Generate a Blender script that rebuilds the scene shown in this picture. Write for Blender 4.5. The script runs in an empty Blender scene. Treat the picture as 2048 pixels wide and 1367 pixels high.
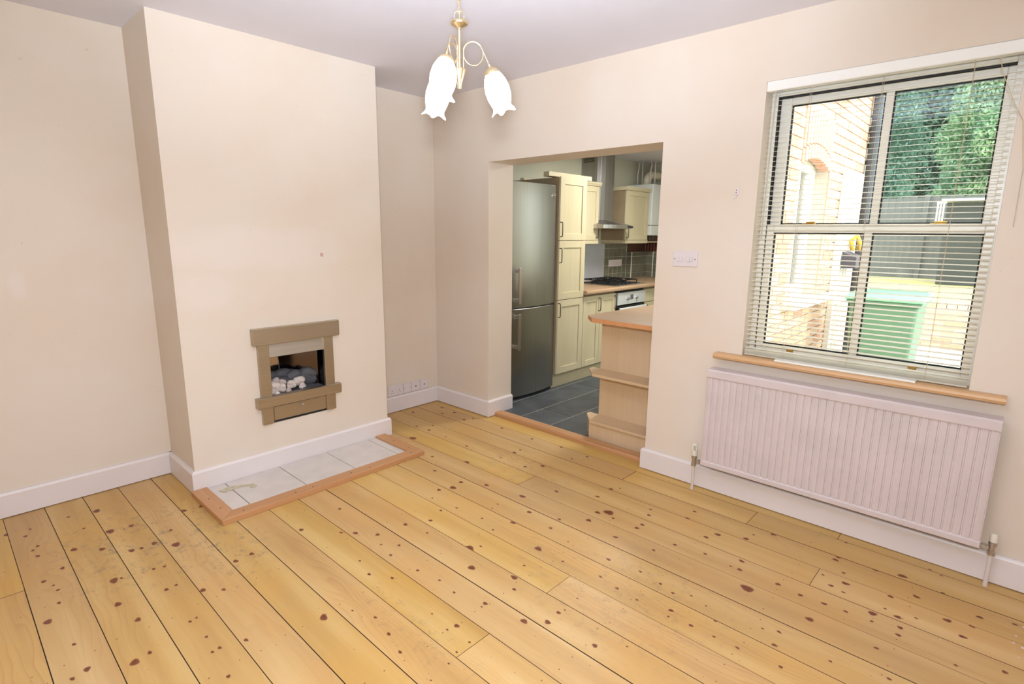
import bpy, bmesh, math, random
from mathutils import Vector, Matrix
import numpy as np
random.seed(7); rng = np.random.default_rng(5)
S = bpy.context.scene; COL = S.collection
PI = math.pi

# ---------------------------------------------------------------- camera
yaw, pit, roll = 0.7487046, -0.1953662, 0.0098983
F = Vector((-math.sin(yaw)*math.cos(pit), math.cos(yaw)*math.cos(pit), math.sin(pit)))
R = Vector((math.cos(yaw), math.sin(yaw), 0)); U = R.cross(F)
R2 = R*math.cos(roll)+U*math.sin(roll); U2 = -R*math.sin(roll)+U*math.cos(roll)
cd = bpy.data.cameras.new('camera'); cam = bpy.data.objects.new('camera', cd); COL.objects.link(cam)
cd.sensor_width = 36; cd.lens = 1095.34/2048*36; cd.clip_start = .02
M = Matrix((R2, U2, -F)).transposed().to_4x4(); M.translation = Vector((3.66259, -2.97785, 1.45592))
cam.matrix_world = M; S.camera = cam

# ---------------------------------------------------------------- world, sun, lights, exposure
S.view_settings.view_transform = 'Standard'; S.view_settings.look = 'None'
S.view_settings.gamma = 1; S.view_settings.use_curve_mapping = False
S.view_settings.exposure = -0.82
W = bpy.data.worlds.new('world'); S.world = W; W.use_nodes = True
wn = W.node_tree.nodes; wl = W.node_tree.links
bgn = wn['Background']
bgn.inputs['Color'].default_value = (.93, .98, 1.0, 1)
bgn.inputs['Strength'].default_value = 8.0
def add_light(name, kind, loc, target, energy, color, size=.1, size_y=None):
    l = bpy.data.lights.new(name, kind); l.energy = energy; l.color = color
    if kind == 'AREA':
        l.size = size
        if size_y: l.shape = 'RECTANGLE'; l.size_y = size_y
    elif kind == 'POINT' or kind == 'SPOT': l.shadow_soft_size = size
    o = bpy.data.objects.new(name, l); COL.objects.link(o); o.location = loc
    if target is not None:
        o.rotation_euler = (Vector(target)-Vector(loc)).to_track_quat('-Z', 'Y').to_euler()
    return o
sun = add_light('sun', 'SUN', (8, 2, 8), (8-.80, 2-.10, 8-.70), 5.0, (1, .97, .92)); sun.data.angle = .6
# the photographer's flash above the camera, and its share bounced off the ceiling
add_light('camera_flash', 'AREA', (3.70, -3.02, 1.74), (1.35, -1.35, .7), 76, (.88, .98, 1.12), .16)
bounce = add_light('bounce_flash', 'SPOT', (3.45, -2.8, 1.55), (2.78, -2.2, 2.5), 760, (.85, .97, 1.20), .08)
bounce.data.spot_size = 1.75; bounce.data.spot_blend = .9

# unseen fill light, added under the kitchen ceiling to brighten the room
add_light('kitchen_fill', 'AREA', (1.25, 1.7, 2.325), (1.25, 1.7, 0), 66, (1.0, 1.0, .97), .35)

# ---------------------------------------------------------------- materials
def lin(c): return tuple(((x/255)/12.92 if x/255 <= .04045 else ((x/255+.055)/1.055)**2.4) for x in c)+(1,)
def newmat(name):
    m = bpy.data.materials.new(name); m.use_nodes = True
    return m, m.node_tree.nodes, m.node_tree.links, m.node_tree.nodes['Principled BSDF']
def ramp(n, stops):
    r = n.new('ShaderNodeValToRGB'); e = r.color_ramp.elements
    while len(e) < len(stops): e.new(.5)
    for el, (p, c) in zip(e, stops): el.position = p; el.color = c
    return r
def mixc(n, l, fac, a, b, mode='MIX'):
    m = n.new('ShaderNodeMix'); m.data_type = 'RGBA'; m.blend_type = mode
    for i, v in ((0, fac), (6, a), (7, b)):
        if hasattr(v, 'is_linked') or hasattr(v, 'links'): l.new(v, m.inputs[i])
        else: m.inputs[i].default_value = v
    return m.outputs[2]
def maths(n, l, op, a, b=None, clamp=False):
    m = n.new('ShaderNodeMath'); m.operation = op; m.use_clamp = clamp
    for i, v in ((0, a), (1, b)):
        if v is None: continue
        if hasattr(v, 'links'): l.new(v, m.inputs[i])
        else: m.inputs[i].default_value = v
    return m.outputs[0]
def noise(n, l, vec, scale, detail=3, rough=.5, dist=0):
    x = n.new('ShaderNodeTexNoise'); x.inputs['Scale'].default_value = scale
    x.inputs['Detail'].default_value = detail; x.inputs['Roughness'].default_value = rough
    x.inputs['Distortion'].default_value = dist
    if vec is not None: l.new(vec, x.inputs['Vector'])
    return x.outputs['Fac']
def mapping(n, l, scale=(1, 1, 1), loc=(0, 0, 0)):
    t = n.new('ShaderNodeTexCoord'); mp = n.new('ShaderNodeMapping')
    l.new(t.outputs['Object'], mp.inputs['Vector'])
    mp.inputs['Scale'].default_value = scale; mp.inputs['Location'].default_value = loc
    return mp.outputs['Vector']
def bump(n, l, h, strength, dist, b):
    bp = n.new('ShaderNodeBump'); bp.inputs['Strength'].default_value = strength
    bp.inputs['Distance'].default_value = dist; l.new(h, bp.inputs['Height']); l.new(bp.outputs[0], b.inputs['Normal'])
def plain(name, rgb, rough=.5, metal=0, var=.04, scale=6, bumpy=0, spec=None, coat=0):
    m, n, l, b = newmat(name)
    v = mapping(n, l); f = noise(n, l, v, scale, 4)
    c = lin(rgb); c2 = tuple(x*(1-var*3) for x in c[:3])+(1,)
    r = ramp(n, [(.25, c2), (.65, c)]); l.new(f, r.inputs[0]); l.new(r.outputs[0], b.inputs['Base Color'])
    b.inputs['Roughness'].default_value = rough; b.inputs['Metallic'].default_value = metal
    if spec is not None: b.inputs['Specular IOR Level'].default_value = spec
    if coat: b.inputs['Coat Weight'].default_value = coat
    if bumpy: bump(n, l, noise(n, l, v, scale*12, 3), bumpy, .002, b)
    return m
def wood(name, light, dark, axis=0, fine=60, rough=.45, contrast=.5, longs=1.2):
    m, n, l, b = newmat(name)
    sc = [fine, fine, fine]; sc[axis] = longs
    v = mapping(n, l, sc)
    f1 = noise(n, l, v, 1.0, 5, .6, .4)
    sc2 = [fine*.12]*3; sc2[axis] = longs*.5
    f2 = noise(n, l, mapping(n, l, sc2), 1.0, 3)
    f = maths(n, l, 'ADD', maths(n, l, 'MULTIPLY', f1, contrast), maths(n, l, 'MULTIPLY', f2, 1-contrast))
    r = ramp(n, [(.3, lin(dark)), (.7, lin(light))]); l.new(f, r.inputs[0]); l.new(r.outputs[0], b.inputs['Base Color'])
    b.inputs['Roughness'].default_value = rough
    return m
def emis(name, rgb, s):
    m, n, l, b = newmat(name)
    b.inputs['Base Color'].default_value = lin(rgb); b.inputs['Emission Color'].default_value = lin(rgb)
    b.inputs['Emission Strength'].default_value = s
    return m

def paint_mat():
    m, n, l, b = newmat('cream wall paint')
    v = mapping(n, l)
    base = lin((228, 215, 198)); worn = lin((224, 207, 186))
    f = noise(n, l, v, 1.3, 4, .55)
    r = ramp(n, [(.3, worn), (.62, base)]); l.new(f, r.inputs[0])
    # touched-up paler paint patches on the chimney breast, plus a painted flash glint
    sep = n.new('ShaderNodeSeparateXYZ'); l.new(v, sep.inputs[0])
    def blob(cy, cz, ry, rz):
        a = maths(n, l, 'POWER', maths(n, l, 'ABSOLUTE', maths(n, l, 'DIVIDE', maths(n, l, 'SUBTRACT', sep.outputs[1], cy), ry)), 2.5)
        c = maths(n, l, 'POWER', maths(n, l, 'ABSOLUTE', maths(n, l, 'DIVIDE', maths(n, l, 'SUBTRACT', sep.outputs[2], cz), rz)), 2.5)
        s = maths(n, l, 'ADD', a, c)
        s = maths(n, l, 'ADD', s, maths(n, l, 'MULTIPLY', maths(n, l, 'SUBTRACT', noise(n, l, v, 5, 4), .5), 1.6))
        return maths(n, l, 'SUBTRACT', 1.25, s, True)
    mask = maths(n, l, 'MAXIMUM', blob(-1.62, 1.36, .5, .13), maths(n, l, 'MAXIMUM', blob(-1.95, 1.13, .16, .11), blob(-2.66, 1.17, .035, .07)))  # last blob: reflection of the flash painted onto the left wall
    lt = n.new('ShaderNodeMath'); lt.operation = 'LESS_THAN'; l.new(sep.outputs[1], lt.inputs[0]); lt.inputs[1].default_value = -.5
    mask = maths(n, l, 'MULTIPLY', maths(n, l, 'MULTIPLY', mask, lt.outputs[0]), .5)
    c = mixc(n, l, mask, r.outputs[0], lin((233, 221, 210)))
    # small scuffs
    sc = noise(n, l, mapping(n, l, (1, 1, 1), (3, 1, 7)), 38, 2, .5)
    rr = ramp(n, [(.735, (0, 0, 0, 1)), (.78, (1, 1, 1, 1))]); l.new(sc, rr.inputs[0])
    c = mixc(n, l, maths(n, l, 'MULTIPLY', rr.outputs[0], .25), c, lin((165, 140, 115)))
    l.new(c, b.inputs['Base Color']); b.inputs['Roughness'].default_value = .62
    b.inputs['Specular IOR Level'].default_value = .25
    bump(n, l, noise(n, l, v, 9, 5), .25, .004, b)
    return m

def plank_mat():
    m, n, l, b = newmat('oiled pine board')
    oi = n.new('ShaderNodeObjectInfo'); rnd = oi.outputs['Random']
    t = n.new('ShaderNodeTexCoord')
    comb = n.new('ShaderNodeCombineXYZ'); l.new(maths(n, l, 'MULTIPLY', rnd, 37.0), comb.inputs[0]); l.new(maths(n, l, 'MULTIPLY', rnd, 11.0), comb.inputs[2])
    add = n.new('ShaderNodeVectorMath'); add.operation = 'ADD'; l.new(t.outputs['Object'], add.inputs[0]); l.new(comb.outputs[0], add.inputs[1])
    def mp(s):
        x = n.new('ShaderNodeMapping'); x.inputs['Scale'].default_value = s; l.new(add.outputs[0], x.inputs['Vector']); return x.outputs[0]
    # growth rings: a warped distance across the board
    sep = n.new('ShaderNodeSeparateXYZ'); l.new(add.outputs[0], sep.inputs[0])
    warp = noise(n, l, mp((.8, 4.0, 1)), 1.0, 3, .5)
    ringv = maths(n, l, 'ADD', maths(n, l, 'MULTIPLY', sep.outputs[1], 40.0), maths(n, l, 'MULTIPLY', warp, 15.0))
    ring = maths(n, l, 'FRACT', ringv)
    rr = ramp(n, [(0, (0, 0, 0, 1)), (.62, (.25, .25, .25, 1)), (.9, (1, 1, 1, 1)), (1, (.1, .1, .1, 1))]); l.new(ring, rr.inputs[0])
    show = ramp(n, [(.50, (0, 0, 0, 1)), (.70, (1, 1, 1, 1))]); l.new(noise(n, l, mp((.5, 5, 1)), 1.0, 2), show.inputs[0])
    ringf = maths(n, l, 'MULTIPLY', rr.outputs[0], maths(n, l, 'ADD', maths(n, l, 'MULTIPLY', show.outputs[0], .42), .06))
    fine = noise(n, l, mp((2.5, 130, 1)), 1.0, 3, .6)
    wide = noise(n, l, mp((.8, 9, 1)), 1.0, 3)
    c1 = ramp(n, [(.28, lin((192, 150, 86))), (.5, lin((208, 167, 100))), (.72, lin((221, 185, 122)))]); l.new(wide, c1.inputs[0])
    c = mixc(n, l, maths(n, l, 'MULTIPLY', fine, .42), c1.outputs[0], lin((188, 142, 86)))
    c = mixc(n, l, ringf, c, lin((178, 122, 72)))
    # honey-orange varnish patches
    var = ramp(n, [(.48, (0, 0, 0, 1)), (.62, (1, 1, 1, 1))]); l.new(noise(n, l, t.outputs['Object'], 1.7, 4, .55), var.inputs[0])
    c = mixc(n, l, maths(n, l, 'MULTIPLY', var.outputs[0], .34), c, lin((208, 154, 72)))
    # board-to-board tone
    hs = n.new('ShaderNodeHueSaturation'); l.new(c, hs.inputs['Color'])
    l.new(maths(n, l, 'ADD', maths(n, l, 'MULTIPLY', rnd, .10), .95), hs.inputs['Value'])
    r2 = maths(n, l, 'FRACT', maths(n, l, 'MULTIPLY', rnd, 7.3))
    l.new(maths(n, l, 'ADD', maths(n, l, 'MULTIPLY', r2, .1), .93), hs.inputs['Saturation'])
    l.new(maths(n, l, 'ADD', maths(n, l, 'MULTIPLY', r2, .006), .499), hs.inputs['Hue'])
    c = hs.outputs['Color']
    # grey ingrained dirt where the finish has worn through
    so = n.new('ShaderNodeSeparateXYZ'); l.new(t.outputs['Object'], so.inputs[0])
    def ell(cx, cy, rx, ry):
        a = maths(n, l, 'POWER', maths(n, l, 'DIVIDE', maths(n, l, 'SUBTRACT', so.outputs[0], cx), rx), 2)
        d = maths(n, l, 'POWER', maths(n, l, 'DIVIDE', maths(n, l, 'SUBTRACT', so.outputs[1], cy), ry), 2)
        return maths(n, l, 'SUBTRACT', 1.0, maths(n, l, 'ADD', a, d), True)
    e = ell(.75, -2.45, .55, .42)
    for a in ((1.12, -2.18, .42, .22), (2.15, -1.9, .5, .12), (1.5, -.55, .6, .3), (2.6, -1.15, .6, .5)):
        k = ell(*a)
        if a[0] > 1.3: k = maths(n, l, 'MULTIPLY', k, .5)
        e = maths(n, l, 'MAXIMUM', e, k)
    dn = ramp(n, [(.52, (0, 0, 0, 1)), (.62, (1, 1, 1, 1))]); l.new(noise(n, l, t.outputs['Object'], 17, 8, .85), dn.inputs[0])
    c = mixc(n, l, maths(n, l, 'MULTIPLY', maths(n, l, 'MULTIPLY', dn.outputs[0], e), .8), c, lin((126, 114, 94)))
    # knots: attribute written on the little discs set in the boards
    at = n.new('ShaderNodeAttribute'); at.attribute_name = 'knot'
    kf = ramp(n, [(0, (0, 0, 0, 1)), (.45, (.85, .85, .85, 1)), (1, (1, 1, 1, 1))]); l.new(at.outputs['Fac'], kf.inputs[0])
    kc = ramp(n, [(.3, lin((132, 68, 42))), (.7, lin((92, 44, 30)))]); l.new(noise(n, l, t.outputs['Object'], 120, 2), kc.inputs[0])
    c = mixc(n, l, kf.outputs[0], c, kc.outputs[0])
    l.new(c, b.inputs['Base Color'])
    b.inputs['Roughness'].default_value = .42; b.inputs['Specular IOR Level'].default_value = .35
    bump(n, l, fine, .12, .001, b)
    return m

def brick_mat():
    m, n, l, b = newmat('yellow stock brick')
    oi = n.new('ShaderNodeObjectInfo')
    r = ramp(n, [(0, lin((204, 150, 120))), (.35, lin((222, 186, 150))), (.7, lin((232, 206, 172))), (1, lin((208, 164, 134)))])
    l.new(oi.outputs['Random'], r.inputs[0])
    c = mixc(n, l, maths(n, l, 'MULTIPLY', noise(n, l, mapping(n, l), 22, 4), .5), r.outputs[0], lin((150, 110, 84)))
    l.new(c, b.inputs['Base Color']); b.inputs['Roughness'].default_value = .9
    return m
def leaf_mat(name, a, bcol):
    m, n, l, b = newmat(name)
    v = mapping(n, l); r = ramp(n, [(.35, lin(a)), (.65, lin(bcol))]); l.new(noise(n, l, v, 1.6, 5, .7), r.inputs[0])
    l.new(r.outputs[0], b.inputs['Base Color']); b.inputs['Roughness'].default_value = .6
    tr = n.new('ShaderNodeBsdfTranslucent'); l.new(r.outputs[0], tr.inputs[0])
    mx = n.new('ShaderNodeMixShader'); mx.inputs[0].default_value = .35
    l.new(b.outputs[0], mx.inputs[1]); l.new(tr.outputs[0], mx.inputs[2]); l.new(mx.outputs[0], n['Material Output'].inputs[0])
    return m
def glass_mat():
    m, n, l, b = newmat('window glass')
    g = n.new('ShaderNodeBsdfGlossy'); g.inputs['Roughness'].default_value = .02
    tr = n.new('ShaderNodeBsdfTransparent'); tr.inputs[0].default_value = (.97, .985, .98, 1)
    fr = n.new('ShaderNodeFresnel'); fr.inputs[0].default_value = 1.45
    sm = noise(n, l, mapping(n, l), 3, 3)
    l.new(maths(n, l, 'MULTIPLY', sm, .05), g.inputs['Roughness'])
    mx = n.new('ShaderNodeMixShader'); l.new(maths(n, l, 'MULTIPLY', fr.outputs[0], .8), mx.inputs[0])
    l.new(tr.outputs[0], mx.inputs[1]); l.new(g.outputs[0], mx.inputs[2]); l.new(mx.outputs[0], n['Material Output'].inputs[0])
    return m
def steel_mat(name, rgb, rough, axis_scale, aniso=.6):
    m, n, l, b = newmat(name)
    f = noise(n, l, mapping(n, l, axis_scale), 1.0, 3, .6)
    c = lin(rgb); r = ramp(n, [(.3, tuple(x*.86 for x in c[:3])+(1,)), (.7, c)]); l.new(f, r.inputs[0])
    l.new(r.outputs[0], b.inputs['Base Color']); b.inputs['Metallic'].default_value = 1
    l.new(maths(n, l, 'ADD', maths(n, l, 'MULTIPLY', f, .12), rough), b.inputs['Roughness'])
    b.inputs['Anisotropic'].default_value = aniso
    return m
def translucent_white(name, rgb, fac):
    m, n, l, b = newmat(name)
    v = mapping(n, l); c = lin(rgb); r = ramp(n, [(.3, tuple(x*.95 for x in c[:3])+(1,)), (.7, c)]); l.new(noise(n, l, v, 20, 2), r.inputs[0])
    l.new(r.outputs[0], b.inputs['Base Color']); b.inputs['Roughness'].default_value = .35
    tr = n.new('ShaderNodeBsdfTranslucent'); l.new(r.outputs[0], tr.inputs[0])
    mx = n.new('ShaderNodeMixShader'); mx.inputs[0].default_value = fac
    l.new(b.outputs[0], mx.inputs[1]); l.new(tr.outputs[0], mx.inputs[2]); l.new(mx.outputs[0], n['Material Output'].inputs[0])
    return m
def slate_mat():
    m, n, l, b = newmat('slate floor tile')
    oi = n.new('ShaderNodeObjectInfo'); v = mapping(n, l)
    r = ramp(n, [(.3, lin((62, 66, 70))), (.55, lin((84, 88, 92))), (.75, lin((98, 98, 98)))]); l.new(noise(n, l, v, 5, 6, .65, .6), r.inputs[0])
    hs = n.new('ShaderNodeHueSaturation'); l.new(r.outputs[0], hs.inputs['Color']); l.new(maths(n, l, 'ADD', maths(n, l, 'MULTIPLY', oi.outputs['Random'], .35), .8), hs.inputs['Value'])
    l.new(hs.outputs[0], b.inputs['Base Color']); b.inputs['Roughness'].default_value = .42
    bump(n, l, noise(n, l, v, 14, 5), .3, .003, b)
    return m

PAINT = paint_mat(); PLANK = plank_mat(); BRICK = brick_mat(); GLASS = glass_mat(); SLATE = slate_mat()
CEIL = plain('ceiling paint', (228, 226, 232), .75, var=.015, scale=2)
SKIRT = plain('white skirting gloss', (232, 222, 217), .38, var=.02, scale=3)
KWALL = plain('kitchen wall paint', (203, 200, 178), .7, var=.03, scale=2)
BOARDSIDE = plain('grimy board edge', (84, 56, 32), .9)
GAP = plain('dark underfloor', (40, 26, 16), .9)
UPVC = plain('white window plastic', (243, 241, 231), .3, var=.01)
RUBBER = plain('black window gasket', (16, 16, 17), .6)
BRASS = plain('brass catch', (196, 160, 84), .3, 1, .05)
GOLD = plain('satin gold metal', (232, 212, 168), .36, 1, .04)
SLAT = translucent_white('cream blind slat', (244, 240, 224), .4)
CORD = plain('beige blind cord', (208, 190, 160), .8)
SILLW = wood('beech sill', (222, 182, 134), (204, 158, 108), 0, 40, .4)
TRIMW = wood('oak trim along x', (204, 154, 106), (182, 128, 82), 0, 60, .45)
TRIMWY = wood('oak trim along y', (204, 154, 106), (182, 128, 82), 1, 60, .45)
RADM = plain('white radiator enamel', (214, 200, 196), .4, var=.03, scale=8)
CHROME = steel_mat('chrome', (206, 204, 204), .26, (20, 20, 20), 0)
PIPE = plain('white painted pipe', (222, 210, 204), .4)
TRVW = plain('cream plastic', (238, 230, 212), .35)
FIREM = steel_mat('champagne metal fire surround', (190, 178, 156), .4, (3, 3, 160), .3)
FIREM2 = steel_mat('pale metal fire canopy', (196, 188, 174), .34, (3, 2, 90), .3)
DARKM = plain('black recess', (22, 20, 20), .7)
FIREBACK = steel_mat('polished dark fire back', (206, 196, 188), .06, (6, 6, 6), 0)
FIREWING = steel_mat('dark polished fire wing', (104, 92, 86), .12, (6, 6, 6), 0)
ASH = plain('grey ceramic fire bed', (112, 108, 108), .8, var=.15, scale=14, bumpy=.6)
def pebble_mat():
    m, n, l, b = newmat('fire pebble')
    oi = n.new('ShaderNodeObjectInfo')
    a = ramp(n, [(0, lin((214, 196, 180))), (.5, lin((233, 221, 210))), (1, lin((196, 176, 164)))]); l.new(oi.outputs['Random'], a.inputs[0])
    r = ramp(n, [(.52, (0, 0, 0, 1)), (.64, (1, 1, 1, 1))]); l.new(noise(n, l, mapping(n, l), 70, 4, .6, 1.5), r.inputs[0])
    c = mixc(n, l, maths(n, l, 'MULTIPLY', r.outputs[0], .6), a.outputs[0], lin((120, 100, 92)))
    l.new(c, b.inputs['Base Color']); b.inputs['Roughness'].default_value = .7; return m
PEBBLE = pebble_mat()
HTILE = plain('pale hearth tile', (216, 206, 196), .35, var=.04, scale=9)
GROUTD = plain('dark hearth grout', (88, 84, 80), .9)
PLATE = plain('white socket plate', (226, 216, 214), .3, var=.01)
DARK = plain('dark plastic', (40, 38, 38), .5)
STEEL = steel_mat('brushed steel fridge door', (186, 186, 180), .24, (160, 160, 1.5), .75)
STEELH = steel_mat('brushed steel', (206, 204, 200), .26, (3, 1.5, 90), .5)
STEELV = steel_mat('brushed steel hood', (172, 168, 162), .34, (60, 60, 2), .6)
HANDLE = plain('satin handle metal', (196, 184, 174), .35, 1)
HANDLED = plain('dark pewter handle', (96, 90, 82), .4, 1)
FRGREY = plain('grey fridge side', (92, 90, 90), .5)
MAPLE = wood('maple door', (208, 196, 162), (194, 180, 144), 2, 50, .45, .4)
MAPLEY = wood('maple rail', (210, 198, 162), (196, 182, 146), 1, 50, .45, .4)
MAPLEP = wood('birch shelf panel', (222, 194, 156), (208, 178, 138), 2, 40, .4, .4)
MAPLES = wood('birch shelf board', (222, 192, 152), (208, 176, 136), 0, 40, .4, .4)
CARC = plain('brown cabinet side', (158, 138, 108), .6, var=.05)
WTOP = wood('beech worktop', (196, 164, 132), (176, 140, 106), 1, 30, .35, .6)
WTOPX = wood('beech worktop along x', (190, 160, 128), (168, 134, 102), 0, 30, .4, .6)
WEDGE = wood('orange worktop edge', (224, 164, 110), (206, 140, 88), 2, 20, .4, .6)
GROUTL = plain('light grout', (208, 200, 176), .85)
WTILE = plain('olive wall tile', (118, 116, 98), .16, var=.10, scale=12)
BOILER = plain('white boiler enamel', (226, 228, 222), .3, var=.01)
IRON = plain('black cast iron', (20, 20, 22), .45)
OVGL = plain('black oven glass', (14, 14, 16), .08)
DISP = plain('grey display', (104, 100, 108), .2)
BROWN = wood('brown board', (122, 82, 66), (86, 56, 46), 0, 30, .6)
COPPER = plain('cream painted flue', (222, 214, 190), .5)
MORTAR = plain('mortar', (206, 196, 180), .95, var=.06, scale=20)
PAVE = plain('pale paving', (214, 208, 196), .9, var=.08, scale=3)
GRASS = plain('dry lawn', (196, 190, 120), .95, var=.12, scale=2.2, bumpy=.6)
FENCE = wood('weathered dark fence', (112, 114, 112), (80, 84, 84), 2, 40, .85)
BING = plain('green bin plastic', (92, 134, 104), .5, var=.03)
BINL = plain('pale green bin lid', (118, 172, 140), .4, var=.02)
BLACKP = plain('black drainpipe', (52, 62, 68), .3)
BARK = plain('bark', (86, 70, 56), .9)
LEAF1 = leaf_mat('leaf green', (94, 138, 112), (156, 184, 138))
LEAF2 = leaf_mat('leaf dark green', (88, 130, 116), (128, 164, 138))
STONE = plain('pale stone sill', (232, 228, 220), .8)
REDB = plain('red soldier brick', (222, 172, 144), .9, var=.06, scale=30)
SHADE = emis('lit opal glass', (255, 252, 255), 5.5)
YELL = plain('yellow plastic', (226, 180, 60), .5)
TEAL = plain('teal hose', (60, 168, 150), .5)

# ---------------------------------------------------------------- geometry helpers
def tag(o, label=None, cat=None, group=None, kind=None):
    if label: o['label'] = label
    if cat: o['category'] = cat
    if group: o['group'] = group
    if kind: o['kind'] = kind
    return o
def thing(name, loc, label, cat, group=None):
    o = bpy.data.objects.new(name, None); COL.objects.link(o); o.location = loc; o.empty_display_size = .05
    o['_l'] = 1; del o['_l']
    return tag(o, label, cat, group)
def attach(o, parent):
    if parent is not None:
        o.parent = parent
        if parent.type == 'EMPTY': o.matrix_parent_inverse = Matrix.Translation(-parent.location)
def mesh_obj(name, me, mat, parent=None, bevel=0, smooth=False):
    if mat is not None and not me.materials: me.materials.append(mat)
    o = bpy.data.objects.new(name, me); COL.objects.link(o); attach(o, parent)
    if smooth:
        me.polygons.foreach_set('use_smooth', [True]*len(me.polygons))
    if bevel:
        b = o.modifiers.new('bevel', 'BEVEL'); b.width = bevel; b.segments = 2; b.limit_method = 'ANGLE'; b.angle_limit = .6
    return o
class MB:
    def __init__(s): s.v = []; s.f = []
    def add(s, vs, fs):
        o = len(s.v); s.v += [tuple(v) for v in vs]; s.f += [tuple(i+o for i in f) for f in fs]; return s
    def box(s, x0, x1, y0, y1, z0, z1):
        x0, x1 = sorted((x0, x1)); y0, y1 = sorted((y0, y1)); z0, z1 = sorted((z0, z1))
        return s.add([(x0,y0,z0),(x1,y0,z0),(x1,y1,z0),(x0,y1,z0),(x0,y0,z1),(x1,y0,z1),(x1,y1,z1),(x0,y1,z1)],
              [(0,3,2,1),(4,5,6,7),(0,1,5,4),(1,2,6,5),(2,3,7,6),(3,0,4,7)])
    def prism(s, poly, a, b, axis=2):
        # poly: list of 2d points; extruded from a to b along axis (0: (y,z), 1: (x,z), 2: (x,y))
        def p(u, w, t): return (t, u, w) if axis == 0 else ((u, t, w) if axis == 1 else (u, w, t))
        n = len(poly); vs = [p(u, w, a) for u, w in poly]+[p(u, w, b) for u, w in poly]
        fs = [tuple(range(n))[::-1], tuple(range(n, 2*n))]+[(i, (i+1) % n, n+(i+1) % n, n+i) for i in range(n)]
        return s.add(vs, fs)
    def lathe(s, prof, origin=(0, 0, 0), axis=(0, 0, 1), n=20, closed=True):
        ax = Vector(axis).normalized(); q = Vector((0, 0, 1)).rotation_difference(ax).to_matrix(); o = Vector(origin)
        vs = []; fs = []
        for r, z in prof:
            for k in range(n):
                a = 2*PI*k/n; vs.append(tuple(o+q@Vector((r*math.cos(a), r*math.sin(a), z))))
        for i in range(len(prof)-1):
            for k in range(n):
                a = i*n+k; b2 = i*n+(k+1) % n; fs.append((a, b2, b2+n, a+n))
        if closed:
            fs.append(tuple(range(n))[::-1]); fs.append(tuple(range((len(prof)-1)*n, len(prof)*n)))
        return s.add(vs, fs)
    def cyl(s, p0, p1, r, r2=None, n=12):
        p0 = Vector(p0); d = Vector(p1)-p0; L = d.length
        return s.lathe([(r, 0), (r if r2 is None else r2, L)], p0, d, n)
    def tube(s, pts, r, n=8, cyclic=False):
        P = [Vector(p) for p in pts]; N = len(P); vs = []; fs = []
        up = Vector((0, 0, 1)); prev = None
        for i, p in enumerate(P):
            t = (P[(i+1) % N] if (cyclic or i < N-1) else p)-(P[i-1] if (cyclic or i > 0) else p)
            t.normalize()
            if prev is None:
                a = t.cross(up)
                if a.length < .1: a = t.cross(Vector((1, 0, 0)))
            else: a = prev-t*prev.dot(t)
            a.normalize(); prev = a; b = t.cross(a)
            for k in range(n):
                an = 2*PI*k/n; vs.append(tuple(p+a*r*math.cos(an)+b*r*math.sin(an)))
        M_ = N if cyclic else N-1
        for i in range(M_):
            for k in range(n):
                a0 = i*n+k; a1 = i*n+(k+1) % n; j = ((i+1) % N)*n
                fs.append((a0, a1, j+(k+1) % n, j+k))
        if not cyclic: fs.append(tuple(range(n))[::-1]); fs.append(tuple(range((N-1)*n, N*n)))
        return s.add(vs, fs)
    def mesh(s, name):
        me = bpy.data.meshes.new(name); me.from_pydata(s.v, [], s.f); me.update()
        bm = bmesh.new(); bm.from_mesh(me); bmesh.ops.recalc_face_normals(bm, faces=bm.faces); bm.to_mesh(me); bm.free()
        return me
    def build(s, name, mat, parent=None, bevel=0, smooth=False):
        return mesh_obj(name, s.mesh(name), mat, parent, bevel, smooth)
def bx(name, mat, parent, *d, bevel=0): return MB().box(*d).build(name, mat, parent, bevel)
def struct(o): o['kind'] = 'structure'; return o
def autosmooth(o, ang=.7):
    me = o.data; me.polygons.foreach_set('use_smooth', [True]*len(me.polygons))
    bm = bmesh.new(); bm.from_mesh(me)
    for e in bm.edges:
        if len(e.link_faces) == 2 and e.calc_face_angle(0) > ang: e.smooth = False
    bm.to_mesh(me); bm.free(); return o
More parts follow.
